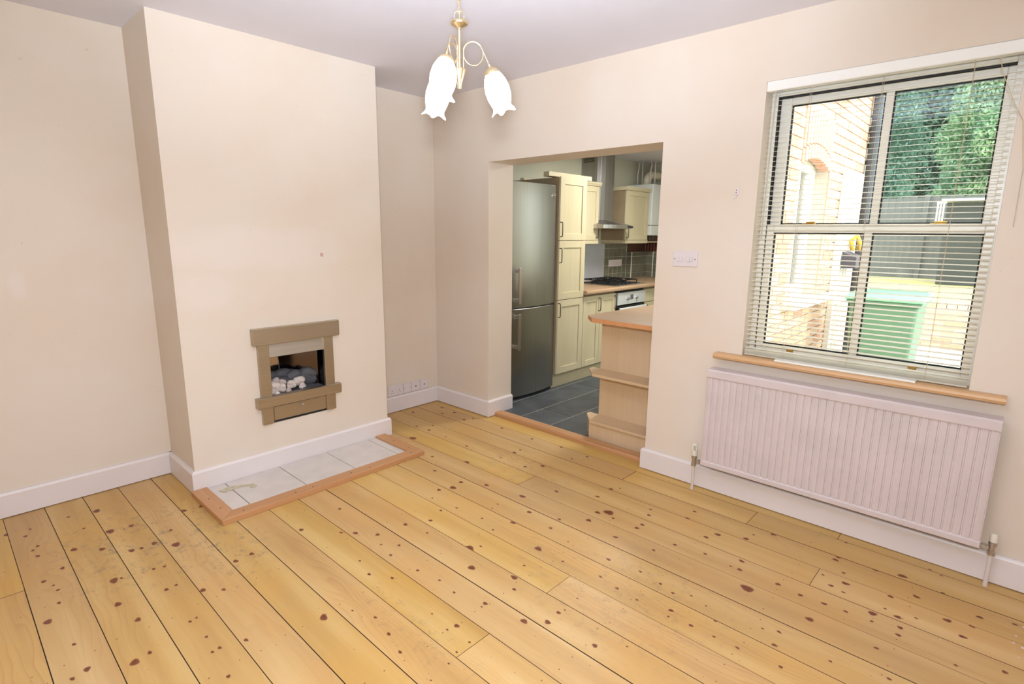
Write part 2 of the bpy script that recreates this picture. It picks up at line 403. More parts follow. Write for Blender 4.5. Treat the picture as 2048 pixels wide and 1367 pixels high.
KNOTS=[(0.229,-2.867,0.0117),(0.309,-2.807,0.0101),(0.242,-2.782,0.0076),(0.46,-2.779,0.0097),(0.565,-2.791,0.0097),(0.491,-2.8,0.0076),(0.821,-2.802,0.0103),(0.934,-2.771,0.0074),(0.883,-2.778,0.0058),(1.038,-2.782,0.0083),(1.145,-2.83,0.0142),(1.359,-2.785,0.008),(1.533,-2.777,0.0112),(1.548,-2.819,0.0076),(0.759,-2.731,0.0104),(0.618,-2.669,0.0147),(0.423,-2.599,0.0083),(0.23,-2.631,0.0092),(0.257,-2.517,0.0173),(0.707,-2.579,0.0149),(0.548,-2.517,0.0209),(1.026,-2.598,0.0182),(1.217,-2.624,0.014),(1.376,-2.594,0.0111),(1.028,-2.572,0.0074),(1.6,-2.611,0.0084),(1.614,-2.659,0.0156),(0.56,-2.431,0.0136),(0.573,-2.464,0.0057),(0.818,-2.488,0.0135),(0.828,-2.451,0.0088),(0.823,-2.398,0.015),(0.747,-2.308,0.0085),(0.908,-2.331,0.02),(1.052,-2.459,0.0079),(1.065,-2.421,0.0079),(1.251,-2.464,0.0085),(1.247,-2.427,0.007),(1.363,-2.363,0.0128),(1.42,-2.302,0.0091),(1.529,-2.461,0.0065),(1.524,-2.437,0.0059),(1.66,-2.447,0.006),(1.755,-2.459,0.0062),(1.752,-2.434,0.0072),(1.909,-2.462,0.0069),(1.78,-2.354,0.008),(1.248,-2.189,0.0121),(0.581,-2.2,0.0153),(0.595,-2.12,0.0136),(1.242,-2.117,0.0109),(1.873,-2.101,0.0162),(2.128,-1.98,0.0078),(2.232,-2.004,0.0071),(2.016,-1.964,0.0068),(1.918,-2.004,0.0039),(1.206,-1.861,0.0121),(1.371,-1.737,0.0087),(1.425,-1.69,0.0121),(1.515,-1.623,0.0107),(1.603,-1.661,0.0057),(1.669,-1.606,0.0089),(1.708,-1.68,0.0078),(1.646,-1.803,0.0067),(1.762,-1.829,0.0078),(1.856,-1.775,0.0076),(1.536,-1.472,0.012),(1.596,-1.358,0.0105),(1.679,-1.445,0.0074),(1.928,-1.391,0.0194),(1.954,-1.343,0.0057),(2.048,-1.489,0.0159),(1.891,-1.666,0.0075),(2.014,-1.644,0.006),(2.121,-1.655,0.0067),(2.263,-1.614,0.0088),(2.267,-1.638,0.0042),(2.277,-1.778,0.0097),(2.267,-1.816,0.0046),(2.374,-1.802,0.0049),(2.157,-1.8,0.004),(2.377,-1.866,0.0046),(2.397,-1.92,0.0039),(2.409,-2.008,0.0039),(1.151,-1.619,0.0084),(1.771,-1.159,0.0081),(1.892,-1.198,0.0077),(1.593,-1.176,0.0071),(1.552,-1.254,0.0078),(1.917,-1.078,0.0131),(1.905,-0.938,0.0116),(2.09,-0.985,0.0099),(2.068,-0.887,0.011),(2.17,-0.687,0.0125),(2.213,-0.645,0.0243),(2.263,-0.681,0.0071),(2.184,-0.789,0.0131),(2.373,-0.83,0.0105),(2.407,-0.632,0.0113),(2.404,-0.68,0.01),(2.383,-0.521,0.0108),(2.358,-0.459,0.0075),(2.545,-0.413,0.0102),(2.541,-0.314,0.0097),(2.695,-0.519,0.0099),(2.727,-0.455,0.0142),(2.843,-0.395,0.0125),(2.615,-0.688,0.0096),(2.753,-0.661,0.0087),(2.899,-0.601,0.0112),(2.917,-0.673,0.0107),(2.878,-0.675,0.006),(2.991,-0.786,0.0244),(2.452,-1.013,0.0097),(2.605,-0.993,0.0069),(2.711,-1.01,0.0069),(2.778,-1.03,0.0069),(2.824,-1.135,0.0097),(2.833,-1.175,0.005),(2.919,-1.161,0.0072),(3.007,-1.158,0.0059),(3.092,-1.154,0.0062),(2.976,-1.07,0.0062),(2.164,-1.169,0.0154),(2.311,-1.17,0.0057),(2.498,-1.146,0.0068),(2.594,-1.165,0.007),(2.693,-1.172,0.0056),(2.232,-1.41,0.0135),(2.287,-1.469,0.0092),(2.51,-1.454,0.0089),(2.518,-1.424,0.0039),(2.513,-1.525,0.0123),(2.444,-1.583,0.012),(2.714,-1.502,0.0099),(2.512,-1.334,0.0042),(2.206,-1.315,0.006),(2.801,-1.425,0.0039),(2.565,-0.802,0.0075),(2.229,-1.023,0.005),(2.842,-0.994,0.0047),(2.913,-1.012,0.0042),(0.198,-0.114,0.0144),(0.322,-0.217,0.0137),(0.37,-0.126,0.0133),(0.597,-0.125,0.0118),(0.562,-0.192,0.0127),(0.123,-0.361,0.0141),(0.412,-0.544,0.0103),(0.545,-0.53,0.0128),(0.594,-0.717,0.0222),(0.488,-0.447,0.0098),(0.908,-0.117,0.012),(0.739,-0.531,0.0081),(0.983,-0.547,0.0095),(1.219,-0.127,0.0113),(1.296,-0.337,0.0081),(1.299,-0.399,0.0124),(1.293,-0.526,0.0084),(1.577,-0.434,0.0149),(1.503,-0.519,0.0116),(1.187,-0.732,0.0155),(0.957,-0.831,0.0117),(1.397,-1.032,0.0169),(1.514,-0.874,0.0141),(1.761,-0.832,0.0162),(1.14,-0.959,0.0106),(1.467,-0.101,0.0116),(1.696,-0.113,0.011),(1.644,-0.211,0.0092),(2.07,-0.403,0.0125),(2.067,-0.536,0.0103),(1.86,-0.649,0.0105),(2.103,-0.357,0.0055),(1.376,-0.952,0.0133),(1.36,-1.107,0.0125),(1.411,-1.197,0.0064),(1.593,-1.176,0.0071),(1.555,-1.255,0.0071),(1.772,-1.159,0.0071),(1.723,-0.993,0.0067),(1.734,-1.046,0.0052),(2.856,-0.333,0.0064),(2.927,-0.261,0.0115),(3.209,-0.29,0.0105),(3.213,-0.26,0.0085),(3.454,-0.224,0.0146),(3.359,-0.252,0.0078),(3.26,-0.377,0.0087),(3.52,-0.352,0.0108),(3.597,-0.248,0.0082),(3.72,-0.332,0.0093),(3.822,-0.29,0.0082),(3.285,-0.457,0.0127),(3.243,-0.517,0.009),(3.293,-0.531,0.0066),(3.198,-0.457,0.0059),(3.409,-0.599,0.0139),(3.485,-0.555,0.0117),(3.539,-0.513,0.006),(3.44,-0.531,0.0054),(3.629,-0.444,0.0139),(3.681,-0.516,0.011),(3.503,-0.62,0.0091),(3.504,-0.672,0.0083),(3.254,-0.667,0.0096),(3.329,-0.66,0.0084),(3.416,-0.654,0.0063),(3.167,-0.675,0.0089),(3.076,-0.664,0.01),(3.238,-0.81,0.0125),(3.175,-0.965,0.0072),(3.123,-0.989,0.0047),(3.185,-1.048,0.0086),(3.235,-1.141,0.007),(3.353,-0.993,0.0054),(3.518,-0.943,0.0066),(3.458,-0.808,0.0066),(3.802,-0.632,0.0077),(3.676,-0.71,0.0058),(3.702,-0.42,0.0076),(3.442,-0.427,0.0095),(3.536,-0.079,0.0062),(3.578,-0.099,0.0059),(3.209,-0.089,0.0069)]
# ================================================================ ROOM SHELL
H = 2.5; T = .02; HS = .133
D, CA, CB = .4146, .8058, 2.0839          # chimney breast: depth, near-kitchen edge, far edge
XL, XR, ZO, WT = .6408, 2.0549, 1.9745, .267
WX0, WX1, WZ0, WZ1 = 2.60, 3.556, .80, 2.203
RX, NY = 4.15, -3.75
# left wall with the chimney breast standing proud of it
fy0, fy1, fz0, fz1 = -1.66, -1.245, .30, .82
m = MB()
m.box(-.25, 0, NY, .0, -.1, H+.1)
m.box(.10, D, -CB, -CA, -.1, fz0).box(.10, D, -CB, -CA, fz1, H+.05).box(.10, D, -CB, fy0, fz0, fz1).box(.10, D, fy1, -CA, fz0, fz1)
m.box(0, .10, -CB, -CA, -.1, H+.05)
struct(m.build('wall_left', PAINT))
m = MB()
m.box(-.25, XL, 0, WT, -.1, H+.1).box(XL, XR, 0, WT, ZO, H+.1).box(XR, WX0, 0, WT, -.1, H+.1)
m.box(WX0, WX1, 0, WT, -.1, WZ0).box(WX0, WX1, 0, WT, WZ1, H+.1).box(WX1, RX+.25, 0, WT, -.1, H+.1)
struct(m.build('wall_far', PAINT))
struct(bx('wall_right', PAINT, None, RX, RX+.2, NY, 0, -.1, H+.1))
struct(bx('wall_near', PAINT, None, -.25, RX+.2, NY-.2, NY, -.1, H+.1))
struct(bx('ceiling', CEIL, None, -.25, RX+.2, NY-.2, WT, H, H+.15))
fl = struct(bx('floor', GAP, None, -.25, RX+.2, NY-.2, .10, -.12, -.012))
# pine floor boards
pitch = .1633
ys = [-2.864+pitch*k for k in range(-6, 18)]
ys = [y for y in ys if y > NY-.2]; ys = [y for y in ys if y < -.03]+[.052]
butts = {}
def row_of(y):
    for i in range(len(ys)-1):
        if ys[i] <= y < ys[i+1]: return i
for x, y in ((2.40, -1.32), (2.395, -1.80), (3.175, -.50), (3.17, -.08), (2.79, -.20), (1.64, -.66), (.84, -2.93), (2.05, -.10), (3.3, -2.45), (2.9, -3.1), (1.9, -3.1), (3.5, -1.1)):
    butts.setdefault(row_of(y), []).append(x)
segs = []
for i in range(len(ys)-1):
    xs = sorted([.0]+butts.get(i, [])+[RX])
    for a, b in zip(xs[:-1], xs[1:]): segs.append([ys[i], ys[i+1], a, b, []])
joists = [.22+.41*k for k in range(10)]
for x, y, r in KNOTS:
    for s in segs:
        if s[0] <= y < s[1] and s[2] <= x < s[3]: s[4].append((x, min(max(y, s[0]+.004), s[1]-.004), r, 1.0)); break
for s in segs:
    y0, y1, x0, x1, ks = s; g = random.choice((.0005, .0007, .0009, .0013)); rz = random.uniform(-.0006, .0006); ch = .0008
    a, b = x0+g*.7, x1-g*.7; c, d = y0+g, y1-g
    if y1 > .04: d = y1
    vs = [(a,c,-.012),(b,c,-.012),(b,d,-.012),(a,d,-.012),(a,c,rz-ch),(b,c,rz-ch),(b,d,rz-ch),(a,d,rz-ch),
          (a+ch,c+ch,rz),(b-ch,c+ch,rz),(b-ch,d-ch,rz),(a+ch,d-ch,rz)]
    fs = [(0,3,2,1)]+[(i, (i+1) % 4, 4+(i+1) % 4, 4+i) for i in range(4)]+[(4+i, 4+(i+1) % 4, 8+(i+1) % 4, 8+i) for i in range(4)]+[(8,9,10,11)]
    att = [0.0]*12; zz = rz+.00025
    def disc(x, y, rx, ry, strength, n=12, ang=0):
        o = len(vs); vs.append((x, y, zz)); att.append(strength)
        for fr, val in ((.72, strength*.8), (1.15, 0.0)):
            for k in range(n):
                t = 2*PI*k/n; w = 1+.12*math.sin(3*t+x*50)
                u, v_ = rx*fr*w*math.cos(t), ry*fr*w*math.sin(t)
                px = x+u*math.cos(ang)-v_*math.sin(ang); py = y+u*math.sin(ang)+v_*math.cos(ang)
                vs.append((min(max(px, a+ch), b-ch), min(max(py, c+ch), d-ch), zz)); att.append(val)
        for k in range(n):
            k2 = (k+1) % n
            fs.append((o, o+1+k, o+1+k2)); fs.append((o+1+k, o+1+n+k, o+1+n+k2, o+1+k2))
    for x, y, r, st in ks:
        rx, ry = r*random.uniform(1.0, 1.35), r*random.uniform(.75, .95)
        disc(x, y, rx, ry, 1.0, 12, random.uniform(-.3, .3))
        zz += .00003
    for jx in joists:
        if a+.03 < jx < b-.03:
            for fy in (.22, .78): disc(jx+random.uniform(-.012, .012), c+(d-c)*fy+random.uniform(-.01, .01), .0028, .0028, .8, 6)
    for _ in range(int((x1-x0)*4)):
        disc(random.uniform(a+.02, b-.02), random.uniform(c+.01, d-.01), random.uniform(.0015, .0035), .0014, .7, 6)
    me = bpy.data.meshes.new('plank'); me.from_pydata(vs, [], fs); me.update()
    at = me.attributes.new('knot', 'FLOAT', 'POINT'); at.data.foreach_set('value', att)
    me.materials.append(PLANK); me.materials.append(BOARDSIDE)
    for k in range(1, 9): me.polygons[k].material_index = 1
    mesh_obj('plank', me, PLANK, fl)

# skirting boards
def skirt(name, pts):
    """pts: floor-plan polyline of the wall face; the board stands on the right-hand side of the direction of travel"""
    prof = [(0, 0), (T, 0), (T, HS-.012), (T-.003, HS-.006), (T-.008, HS), (0, HS)]
    P = [Vector(p) for p in pts]; nrm = []
    for i in range(len(P)-1):
        t = (P[i+1]-P[i]).normalized(); nrm.append(Vector((t.y, -t.x)))
    off = []
    for i in range(len(P)):
        if i == 0: off.append(nrm[0])
        elif i == len(P)-1: off.append(nrm[-1])
        else: off.append(nrm[i-1]+nrm[i])
    vs = []; fs = []; n = len(prof)
    for p, o in zip(P, off):
        for u, z in prof: vs.append((p.x+o.x*u, p.y+o.y*u, max(z, .005)))
    for i in range(len(P)-1):
        for k in range(n): fs.append((i*n+k, i*n+(k+1) % n, (i+1)*n+(k+1) % n, (i+1)*n+k))
    fs.append(tuple(range(n))); fs.append(tuple(range((len(P)-1)*n, len(P)*n))[::-1])
    return struct(MB().add(vs, fs).build(name, SKIRT))
skirt('baseboard_left', [(0, NY), (0, -CB)])
skirt('baseboard_breast', [(0, -CB), (D, -CB), (D, -CA), (0, -CA)])
skirt('baseboard_alcove', [(0, -CA), (0, 0), (XL, 0), (XL, WT)])
skirt('baseboard_far', [(XR, WT-.02), (XR, 0), (RX, 0)])
skirt('baseboard_right', [(RX, 0), (RX, NY)])
skirt('baseboard_near', [(RX, NY), (0, NY)])
# thin shadow gap under the boards comes from the 1 mm lift above
# small dado notch: painted hook above the switch
# ---------------- threshold
m = MB().prism([(.052, -.0), (.052, .018), (.060, .028), (.128, .030), (.140, .020), (.140, -.01), (.052, -.01)], XL+T+.002, XR-T-.001, 0)
struct(m.build('trim_1', TRIMW))

# ================================================================ KITCHEN SHELL
KX0, KX1, KY1, KH = -.08, 2.09, 3.6, 2.34
struct(bx('wall_kitchen_left', KWALL, None, KX0-.2, KX0, WT, KY1+.2, -.1, KH+.1))
struct(bx('wall_kitchen_end', KWALL, None, KX0, KX1+.25, KY1, KY1+.14, -.1, KH+.3))
KW = (1.57, 2.36, .97, 1.98)
m = MB().box(KX1, KX1+.15, WT, KW[0], -.1, KH+.6).box(KX1, KX1+.15, KW[1], KY1, -.1, KH+.6).box(KX1, KX1+.15, KW[0], KW[1], -.1, KW[2]).box(KX1, KX1+.15, KW[0], KW[1], 2.03, KH+.6)
struct(m.build('wall_kitchen_right', KWALL))
struct(bx('ceiling_kitchen', CEIL, None, KX0-.2, KX1+.1, WT, KY1+.05, KH, KH+.12))
kf = struct(bx('floor_kitchen', GROUTL, None, KX0-.2, KX1, .125, KY1, -.1, .0125))
tx = [.255, .555, .853, 1.153, 1.453, 1.753, 2.09]
for i in range(len(tx)-1):
    y = (.70 if i % 2 == 1 else .415)-.585
    while y < 2.6:
        a, b = max(y+.004, .142), y+.581
        if b > a+.02: bx('tile', SLATE, kf, tx[i]+.004, tx[i+1]-.004, a, b, .004, .015)
        y += .585

# ================================================================ WINDOW
wi = struct(MB().box(WX0, WX1, .02, .02001, WZ0-.001, WZ0).build('window_1', UPVC))
FY = .095
def frame(name, x0, x1, z0, z1, w, y0, y1, mat, parent, wb=None, wt=None, bevel=.004):
    wb = w if wb is None else wb; wt = w if wt is None else wt
    m = MB().box(x0, x0+w, y0, y1, z0, z1).box(x1-w, x1, y0, y1, z0, z1).box(x0+w, x1-w, y0, y1, z0, z0+wb).box(x0+w, x1-w, y0, y1, z1-wt, z1)
    return m.build(name, mat, parent, bevel)
frame('outer_frame', WX0, WX1, WZ0, WZ1, .030, FY-.005, FY+.10, UPVC, wi, .035, .06)
bx('frame_seal', RUBBER, wi, WX0+.03, WX1-.03, FY+.03, FY+.034, WZ0+.03, WZ1-.05)
bpy.data.objects.remove(bpy.data.objects['frame_seal'])
def sash(nm, x0, x1, z0, z1, y, rb, rt, st, bar_x):
    s = frame(nm, x0, x1, z0, z1, st, y, y+.045, UPVC, wi, rb, rt)
    gx0, gx1, gz0, gz1 = x0+st, x1-st, z0+rb, z1-rt
    bx('glazing_bar', UPVC, s, bar_x-.016, bar_x+.016, y+.006, y+.04, gz0, gz1, bevel=.003)
    for a, b in ((gx0, bar_x-.016), (bar_x+.016, gx1)):
        frame('gasket', a-.001, b+.001, gz0-.001, gz1+.001, .007, y+.018, y+.03, RUBBER, s, bevel=0)
        bx('pane', GLASS, s, a, b, y+.024, y+.027, gz0, gz1)
    return s
frame('frame_seal', WX0+.0305, WX1-.0015-.0005, WZ0+.036, WZ1-.0605, .0045, FY+.004, FY+.09, RUBBER, wi, bevel=0)
sash('upper_sash', WX0+.036, WX1-.007, 1.475, WZ1-.066, FY+.028, .042, .034, .050, 3.103)
sash('lower_sash', WX0+.036, WX1-.007, WZ0+.042, 1.512, FY-.008, .042, .038, .034, 3.095)
for x, z in ((2.833, 1.514), (3.352, 1.514)):
    c = MB().box(x-.028, x+.028, FY-.012, FY+.022, z-.001, z+.006).box(x-.010, x+.032, FY-.016, FY+.0, z+.006, z+.014)
    c.build('sash_lock', BRASS, wi, .002)
for x in (2.813, 3.341):
    MB().box(x-.016, x+.016, FY-.018, FY-.006, .858, .872).build('sash_lift', BRASS, wi, .002)
MB().box(3.31, 3.375, FY-.012, FY-.006, .843, .849).build('sash_plate', BRASS, wi, .001)
MB().box(2.655, 2.672, FY-.018, FY-.006, 1.20, 1.245).build('sash_stop', UPVC, wi, .002)
# sill board
m = MB()
prof = [(-.045, .792), (-.056, .797), (-.060, .807), (-.056, .817), (-.045, .822), (-.001, .822), (-.001, .792)]
m.prism(prof, 2.464, 3.679, 0); m.box(WX0+.001, WX1-.001, -.001, FY-.004, .801, .822)
struct(m.build('trim_2', SILLW, None))
o = bx('plastic_strip', UPVC, None, 2.778, 3.374, -.042, .005, .8225, .832, bevel=.002)
tag(o, 'white plastic cover strip lying loose along the front of the wooden window sill', 'strip')

# venetian blind
bl = thing('venetian_blind', (3.07, .02, 2.2), 'cream aluminium venetian blind lowered over the sash window', 'blind')
MB().prism([(-.004, 2.154), (-.006, 2.158), (-.006, 2.198), (-.003, 2.2015), (.034, 2.2015), (.034, 2.154)], WX0+.004, WX1-.004, 0).build('headrail', UPVC, bl)
tilt = .16; sy = .020; nS = 54; zt = 2.134; zb = .866
def slat_mesh():
    m = MB(); w = .0125; vs = []; k = 5
    for xx in (WX0+.008, WX1-.008):
        for i in range(k):
            u = -w+2*w*i/(k-1); c = .0018*(1-(u/w)**2)
            vs.append((xx, u*math.cos(tilt)-c*math.sin(tilt), u*math.sin(tilt)+c*math.cos(tilt)))
    fs = [(i, i+1, k+i+1, k+i) for i in range(k-1)]
    m.add(vs, fs); return m.mesh('slat')
sm = slat_mesh(); sm.materials.append(SLAT)
for p in sm.polygons: p.use_smooth = True
for i in range(nS):
    o = bpy.data.objects.new('slat', sm); COL.objects.link(o); attach(o, bl)
    o.location = (0, sy, zt+(zb-zt)*i/(nS-1))
for i in range(5):
    o = bpy.data.objects.new('slat', sm); COL.objects.link(o); attach(o, bl); o.location = (0, sy, .856-.0045*i)
MB().prism([(sy-.012, .826), (sy-.012, .834), (sy+.012, .834), (sy+.012, .826)], WX0+.008, WX1-.008, 0).build('bottom_rail', SLAT, bl, .002)
for x in (2.80, 3.09, 3.40):
    m = MB()
    for yy in (sy-.0135, sy+.0135): m.tube([(x, yy, 2.155), (x, yy, .834)], .0007, 4)
    m.build('ladder_cord', CORD, bl)
MB().tube([(3.475, -.004, 2.154), (3.49, -.012, 2.09), (3.535, -.016, 1.98), (3.575, -.012, 1.90), (3.60, -.008, 1.72), (3.602, -.006, 1.5)], .0014, 5).build('pull_cord', CORD, bl)
MB().tube([(2.648, -.002, 2.154), (2.647, .0, 2.10), (2.642, .0, 1.45)], .003, 6).build('tilt_wand', translucent_white('clear wand', (225, 222, 210), .5), bl)

# ================================================================ RADIATOR
ra = thing('radiator', (3.07, -.06, .17), 'white painted ribbed panel radiator on the wall below the window', 'radiator')
rx0, rx1, rz0, rz1, ry = 2.462, 3.681, .176, .722, -.100
ncol = 37; pw = (rx1-rx0)/ncol; prof = []
for i in range(ncol):
    a = rx0+i*pw
    prof += [(a, ry+.004), (a+pw*.07, ry+.004), (a+pw*.13, ry), (a+pw*.5, ry-.0016), (a+pw*.87, ry), (a+pw*.93, ry+.004)]
prof += [(rx1, ry+.004), (rx1, ry+.016), (rx0, ry+.016)]
MB().prism(prof, rz0+.03, rz1-.02, 2).build('panel', RADM, ra)
MB().prism([(ry-.001, rz0), (ry-.005, rz0+.004), (ry-.005, rz0+.026), (ry+.002, rz0+.034), (ry+.016, rz0+.034), (ry+.016, rz0)], rx0, rx1, 0).build('bottom_seam', RADM, ra)
MB().prism([(ry-.006, rz1-.030), (ry-.008, rz1-.026), (ry-.008, rz1+.008), (ry+.0, rz1+.016), (-.035, rz1+.018), (-.030, rz1+.008), (-.030, rz1-.03), (-.034, rz1-.03), (-.036, rz1+.004), (ry-.002, rz1+.004), (ry-.001, rz1-.030)], rx0, rx1, 0).build('top_cover', RADM, ra)
for x in (rx0, rx1-.004): bx('side_cover', RADM, ra, x, x+.004, ry+.002, -.035, rz0+.01, rz1)
bx('back_panel', RADM, ra, rx0+.01, rx1-.01, -.05, -.036, rz0+.02, rz1-.03)
for x in (2.7, 3.45): bx('bracket', RADM, ra, x, x+.03, -.036, -.0005, .25, .65)
def valve(x, y, vz, toward, cap, name, label):
    v = thing(name, (x, y, 0), label, 'radiator valve')
    MB().cyl((x, y, .0), (x, y, vz-.02), .0085, n=14).build('supply_pipe', PIPE, v, smooth=False)
    m = MB().lathe([(.010, 0), (.0145, .002), (.0145, .018), (.011, .020), (.011, .045), (.015, .047), (.015, .058), (.011, .060)], (x, y, vz-.022), n=16)
    xx = x+toward*.012
    m.lathe([(.009, 0), (.009, .008), (.014, .009), (.014, .022), (.008, .023), (.008, abs(toward)*.034)], (xx, y, vz+.01), (toward, 0, 0), 6)
    m.build('valve_body', CHROME, v)
    if cap == 'trv':
        m = MB().lathe([(.014, 0), (.017, .004), (.0175, .036)], (x, y, vz+.039), n=18)
        k = 12
        for i in range(k):
            a = 2*PI*i/k; m.cyl((x+.0145*math.cos(a), y+.0145*math.sin(a), vz+.074), (x+.013*math.cos(a), y+.013*math.sin(a), vz+.108), .0030, .0026, 6)
        m.lathe([(.0155, 0), (.0155, .003), (.013, .007)], (x, y, vz+.105), n=18)
        h = m.build('thermostat_head', TRVW, v)
        MB().cyl((x, y, vz+.074), (x, y, vz+.104), .0085, n=10).build('core', DARK, h)
    else:
        MB().lathe([(.013, 0), (.0135, .022), (.011, .032), (.008, .035)], (x, y, vz+.038), n=16).build('lockshield_cap', TRVW, v, smooth=False)
valve(2.412, -.075, .170, 1, 'trv', 'thermostatic_valve', 'chrome radiator valve with slotted cream thermostat head, left of the radiator')
valve(3.722, -.058, .168, -1, 'cap', 'lockshield_valve', 'chrome lockshield valve with plain white cap, right of the radiator')

# ================================================================ CHIMNEY: fire and hearth
fp = thing('gas_fire', (D, -1.45, .3), 'champagne metal wall-set gas fire with pebble bed in the chimney breast', 'fireplace')
def tb(name, y0, y1, z0, z1, x1, mat=FIREM, bev=.002, x0=D): return bx(name, mat, fp, x0, x1, y0, y1, z0, z1, bevel=bev)
tb('header_bar', -1.722, -1.172, .797, .896, D+.034)
tb('side_post', -1.694, -1.628, .306, .797, D+.022)
tb('side_post', -1.279, -1.215, .306, .797, D+.022)
tb('cross_bar', -1.726, -1.182, .417, .478, D+.045)
dr = tb('ash_drawer', -1.622, -1.278, .318, .405, D+.012)
MB().lathe([(.004, 0), (.004, .008), (.009, .011), (.009, .016), (.004, .018)], (D+.012, -1.443, .385), (1, 0, 0), 12).build('knob', FIREM2, dr)
hd = MB().prism([(D-.03, .797), (D+.004, .797), (D+.020, .716), (D+.016, .714), (D-.03, .78)], -1.628, -1.279, 1).build('canopy', FIREM2, fp)
for nm_, (a0, b0), (a1, b1) in (('fire_back', (D-.262, -1.615), (D-.262, -1.455)), ('fire_back_wing', (D-.20, -1.652), (D-.262, -1.618)), ('fire_back_wing', (D-.262, -1.452), (D-.12, -1.256))):
    t_ = Vector((a1-a0, b1-b0)).normalized(); n_ = Vector((-t_.y, t_.x))*.003
    MB().prism([(a0, b0), (a1, b1), (a1+n_.x, b1+n_.y), (a0+n_.x, b0+n_.y)], .44, .81, 2).build(nm_, FIREBACK if nm_ == 'fire_back' else FIREWING, fp)
for y0 in (-1.655, -1.252): bx('fire_cheek', FIREWING, fp, D-.285, D-.001, y0, y0+.003, .31, .81)
bx('fire_roof', DARKM, fp, D-.285, D-.032, -1.65, -1.253, .805, .812)
bx('fire_floor', DARKM, fp, D-.285, D-.001, -1.65, -1.253, .305, .44)
# ceramic log forms behind the pebbles
m = MB()
for (x, y0, y1, z, r) in ((D-.175, -1.63, -1.27, .50, .045), (D-.20, -1.6, -1.4, .545, .032), (D-.16, -1.44, -1.27, .535, .033)):
    pts = [(x+.01*math.sin(9*t), y0+(y1-y0)*t, z+.008*math.sin(13*t+y0)) for t in [i/9 for i in range(10)]]
    m.tube(pts, r, 10)
m.box(D-.26, D-.02, -1.645, -1.255, .44, .458)
autosmooth(m.build('coal_bed', ASH, fp), .9)
def pebble(y, z, r, sq, x, label):
    m = bmesh.new(); bmesh.ops.create_icosphere(m, subdivisions=3, radius=r)
    s = random.random()*40
    for v in m.verts:
        p = v.co.copy(); k = 1+.13*math.sin(p.x/r*3+s)+.11*math.sin(p.y/r*3.7+s*2)+.10*math.sin(p.z/r*4+s*3)
        v.co = Vector((p.x*k*.85, p.y*k*1.12, p.z*k*sq*1.1))
    me = bpy.data.meshes.new('fire_pebble'); m.to_mesh(me); m.free()
    o = mesh_obj('fire_pebble', me, PEBBLE, None, smooth=True); o.location = (x, y, z)
    tag(o, label, 'pebble', 'pebbles on the gas fire bed')
X = D-.065
pebble(-1.578, .500, .030, 1.15, X, 'tall pinkish pebble standing at the left of the fire bed')
pebble(-1.548, .535, .021, .9, X-.035, 'grey-white pebble on top behind the tall left one')
pebble(-1.515, .522, .022, .9, X-.03, 'small round white pebble in the upper middle of the left cluster')
pebble(-1.532, .494, .026, 1.0, X+.012, 'rounded white pebble at the front of the left cluster')
pebble(-1.496, .474, .015, .9, X+.016, 'smallest beige pebble at the front centre of the fire bed')
pebble(-1.468, .502, .027, 1.0, X-.008, 'beige pebble in the middle of the fire bed')
pebble(-1.412, .513, .029, 1.0, X-.008, 'large pale pebble topmost of the right-hand cluster')
pebble(-1.403, .483, .021, .75, X+.012, 'flat white pebble low at the right end of the fire bed')
pebble(-1.602, .475, .017, .7, X+.008, 'low flat pebble at the far left of the fire bed')
pebble(-1.570, .470, .015, .5, X+.022, 'thin flat pale pebble in front of the tall left one')

he = thing('hearth', (.65, -1.48, 0), 'low tiled hearth with mitred oak edging in front of the chimney breast', 'hearth')
hx0, hx1, hy0, hy1 = D+T, .895, -2.118, -.846; e = .082
bx('bed', GROUTD, he, hx0, hx1-e+.01, hy0+e-.01, hy1-e+.01, -.001, .0165)
yt = [hy0+e-.002, -1.942, -1.623, -1.305, -.988, hy1-e+.002]
for a, b in zip(yt[:-1], yt[1:]): bx('tile', HTILE, he, hx0+.005, hx1-e-.002, a+.002, b-.002, .012, .020, bevel=.001)
def edging(poly, mat):
    n = len(poly); top = .031
    cx = sum(p[0] for p in poly)/n; cy = sum(p[1] for p in poly)/n
    m = MB().prism(poly, -.0005, top, 2); return m.build('edging', mat, he, .004)
edging([(hx1, hy0), (hx1, hy1), (hx1-e, hy1-e), (hx1-e, hy0+e)], TRIMWY)
edging([(hx0+.001, hy0), (hx1, hy0), (hx1-e, hy0+e), (hx0+.001, hy0+e)], TRIMW)
edging([(hx0+.001, hy1), (hx1, hy1), (hx1-e, hy1-e), (hx0+.001, hy1-e)], TRIMW)
for (x, y) in ((.86, -2.0), (.86, -1.72), (.865, -1.62), (.855, -1.37), (.87, -1.25), (.86, -.93), (.60, -2.08), (.75, -2.075), (.60, -.885), (.78, -.89)):
    MB().lathe([(.0045, 0), (.004, .0008)], (x, y, .031), n=8).build('nail_head', DARK, he)
fk = MB(); base = [(.52, -2.005), (.56, -1.985), (.555, -1.90), (.575, -1.86), (.60, -1.865), (.615, -1.845), (.60, -1.825), (.57, -1.83), (.53, -1.89), (.505, -1.95)]
fk.prism(base, .0205, .0235, 2)
o = fk.build('paint_flake', plain('dried filler', (206, 194, 164), .8, var=.1, scale=60), None, .001)
tag(o, 'crumpled beige flake of old filler lying on the left end of the hearth tiles', 'flake')

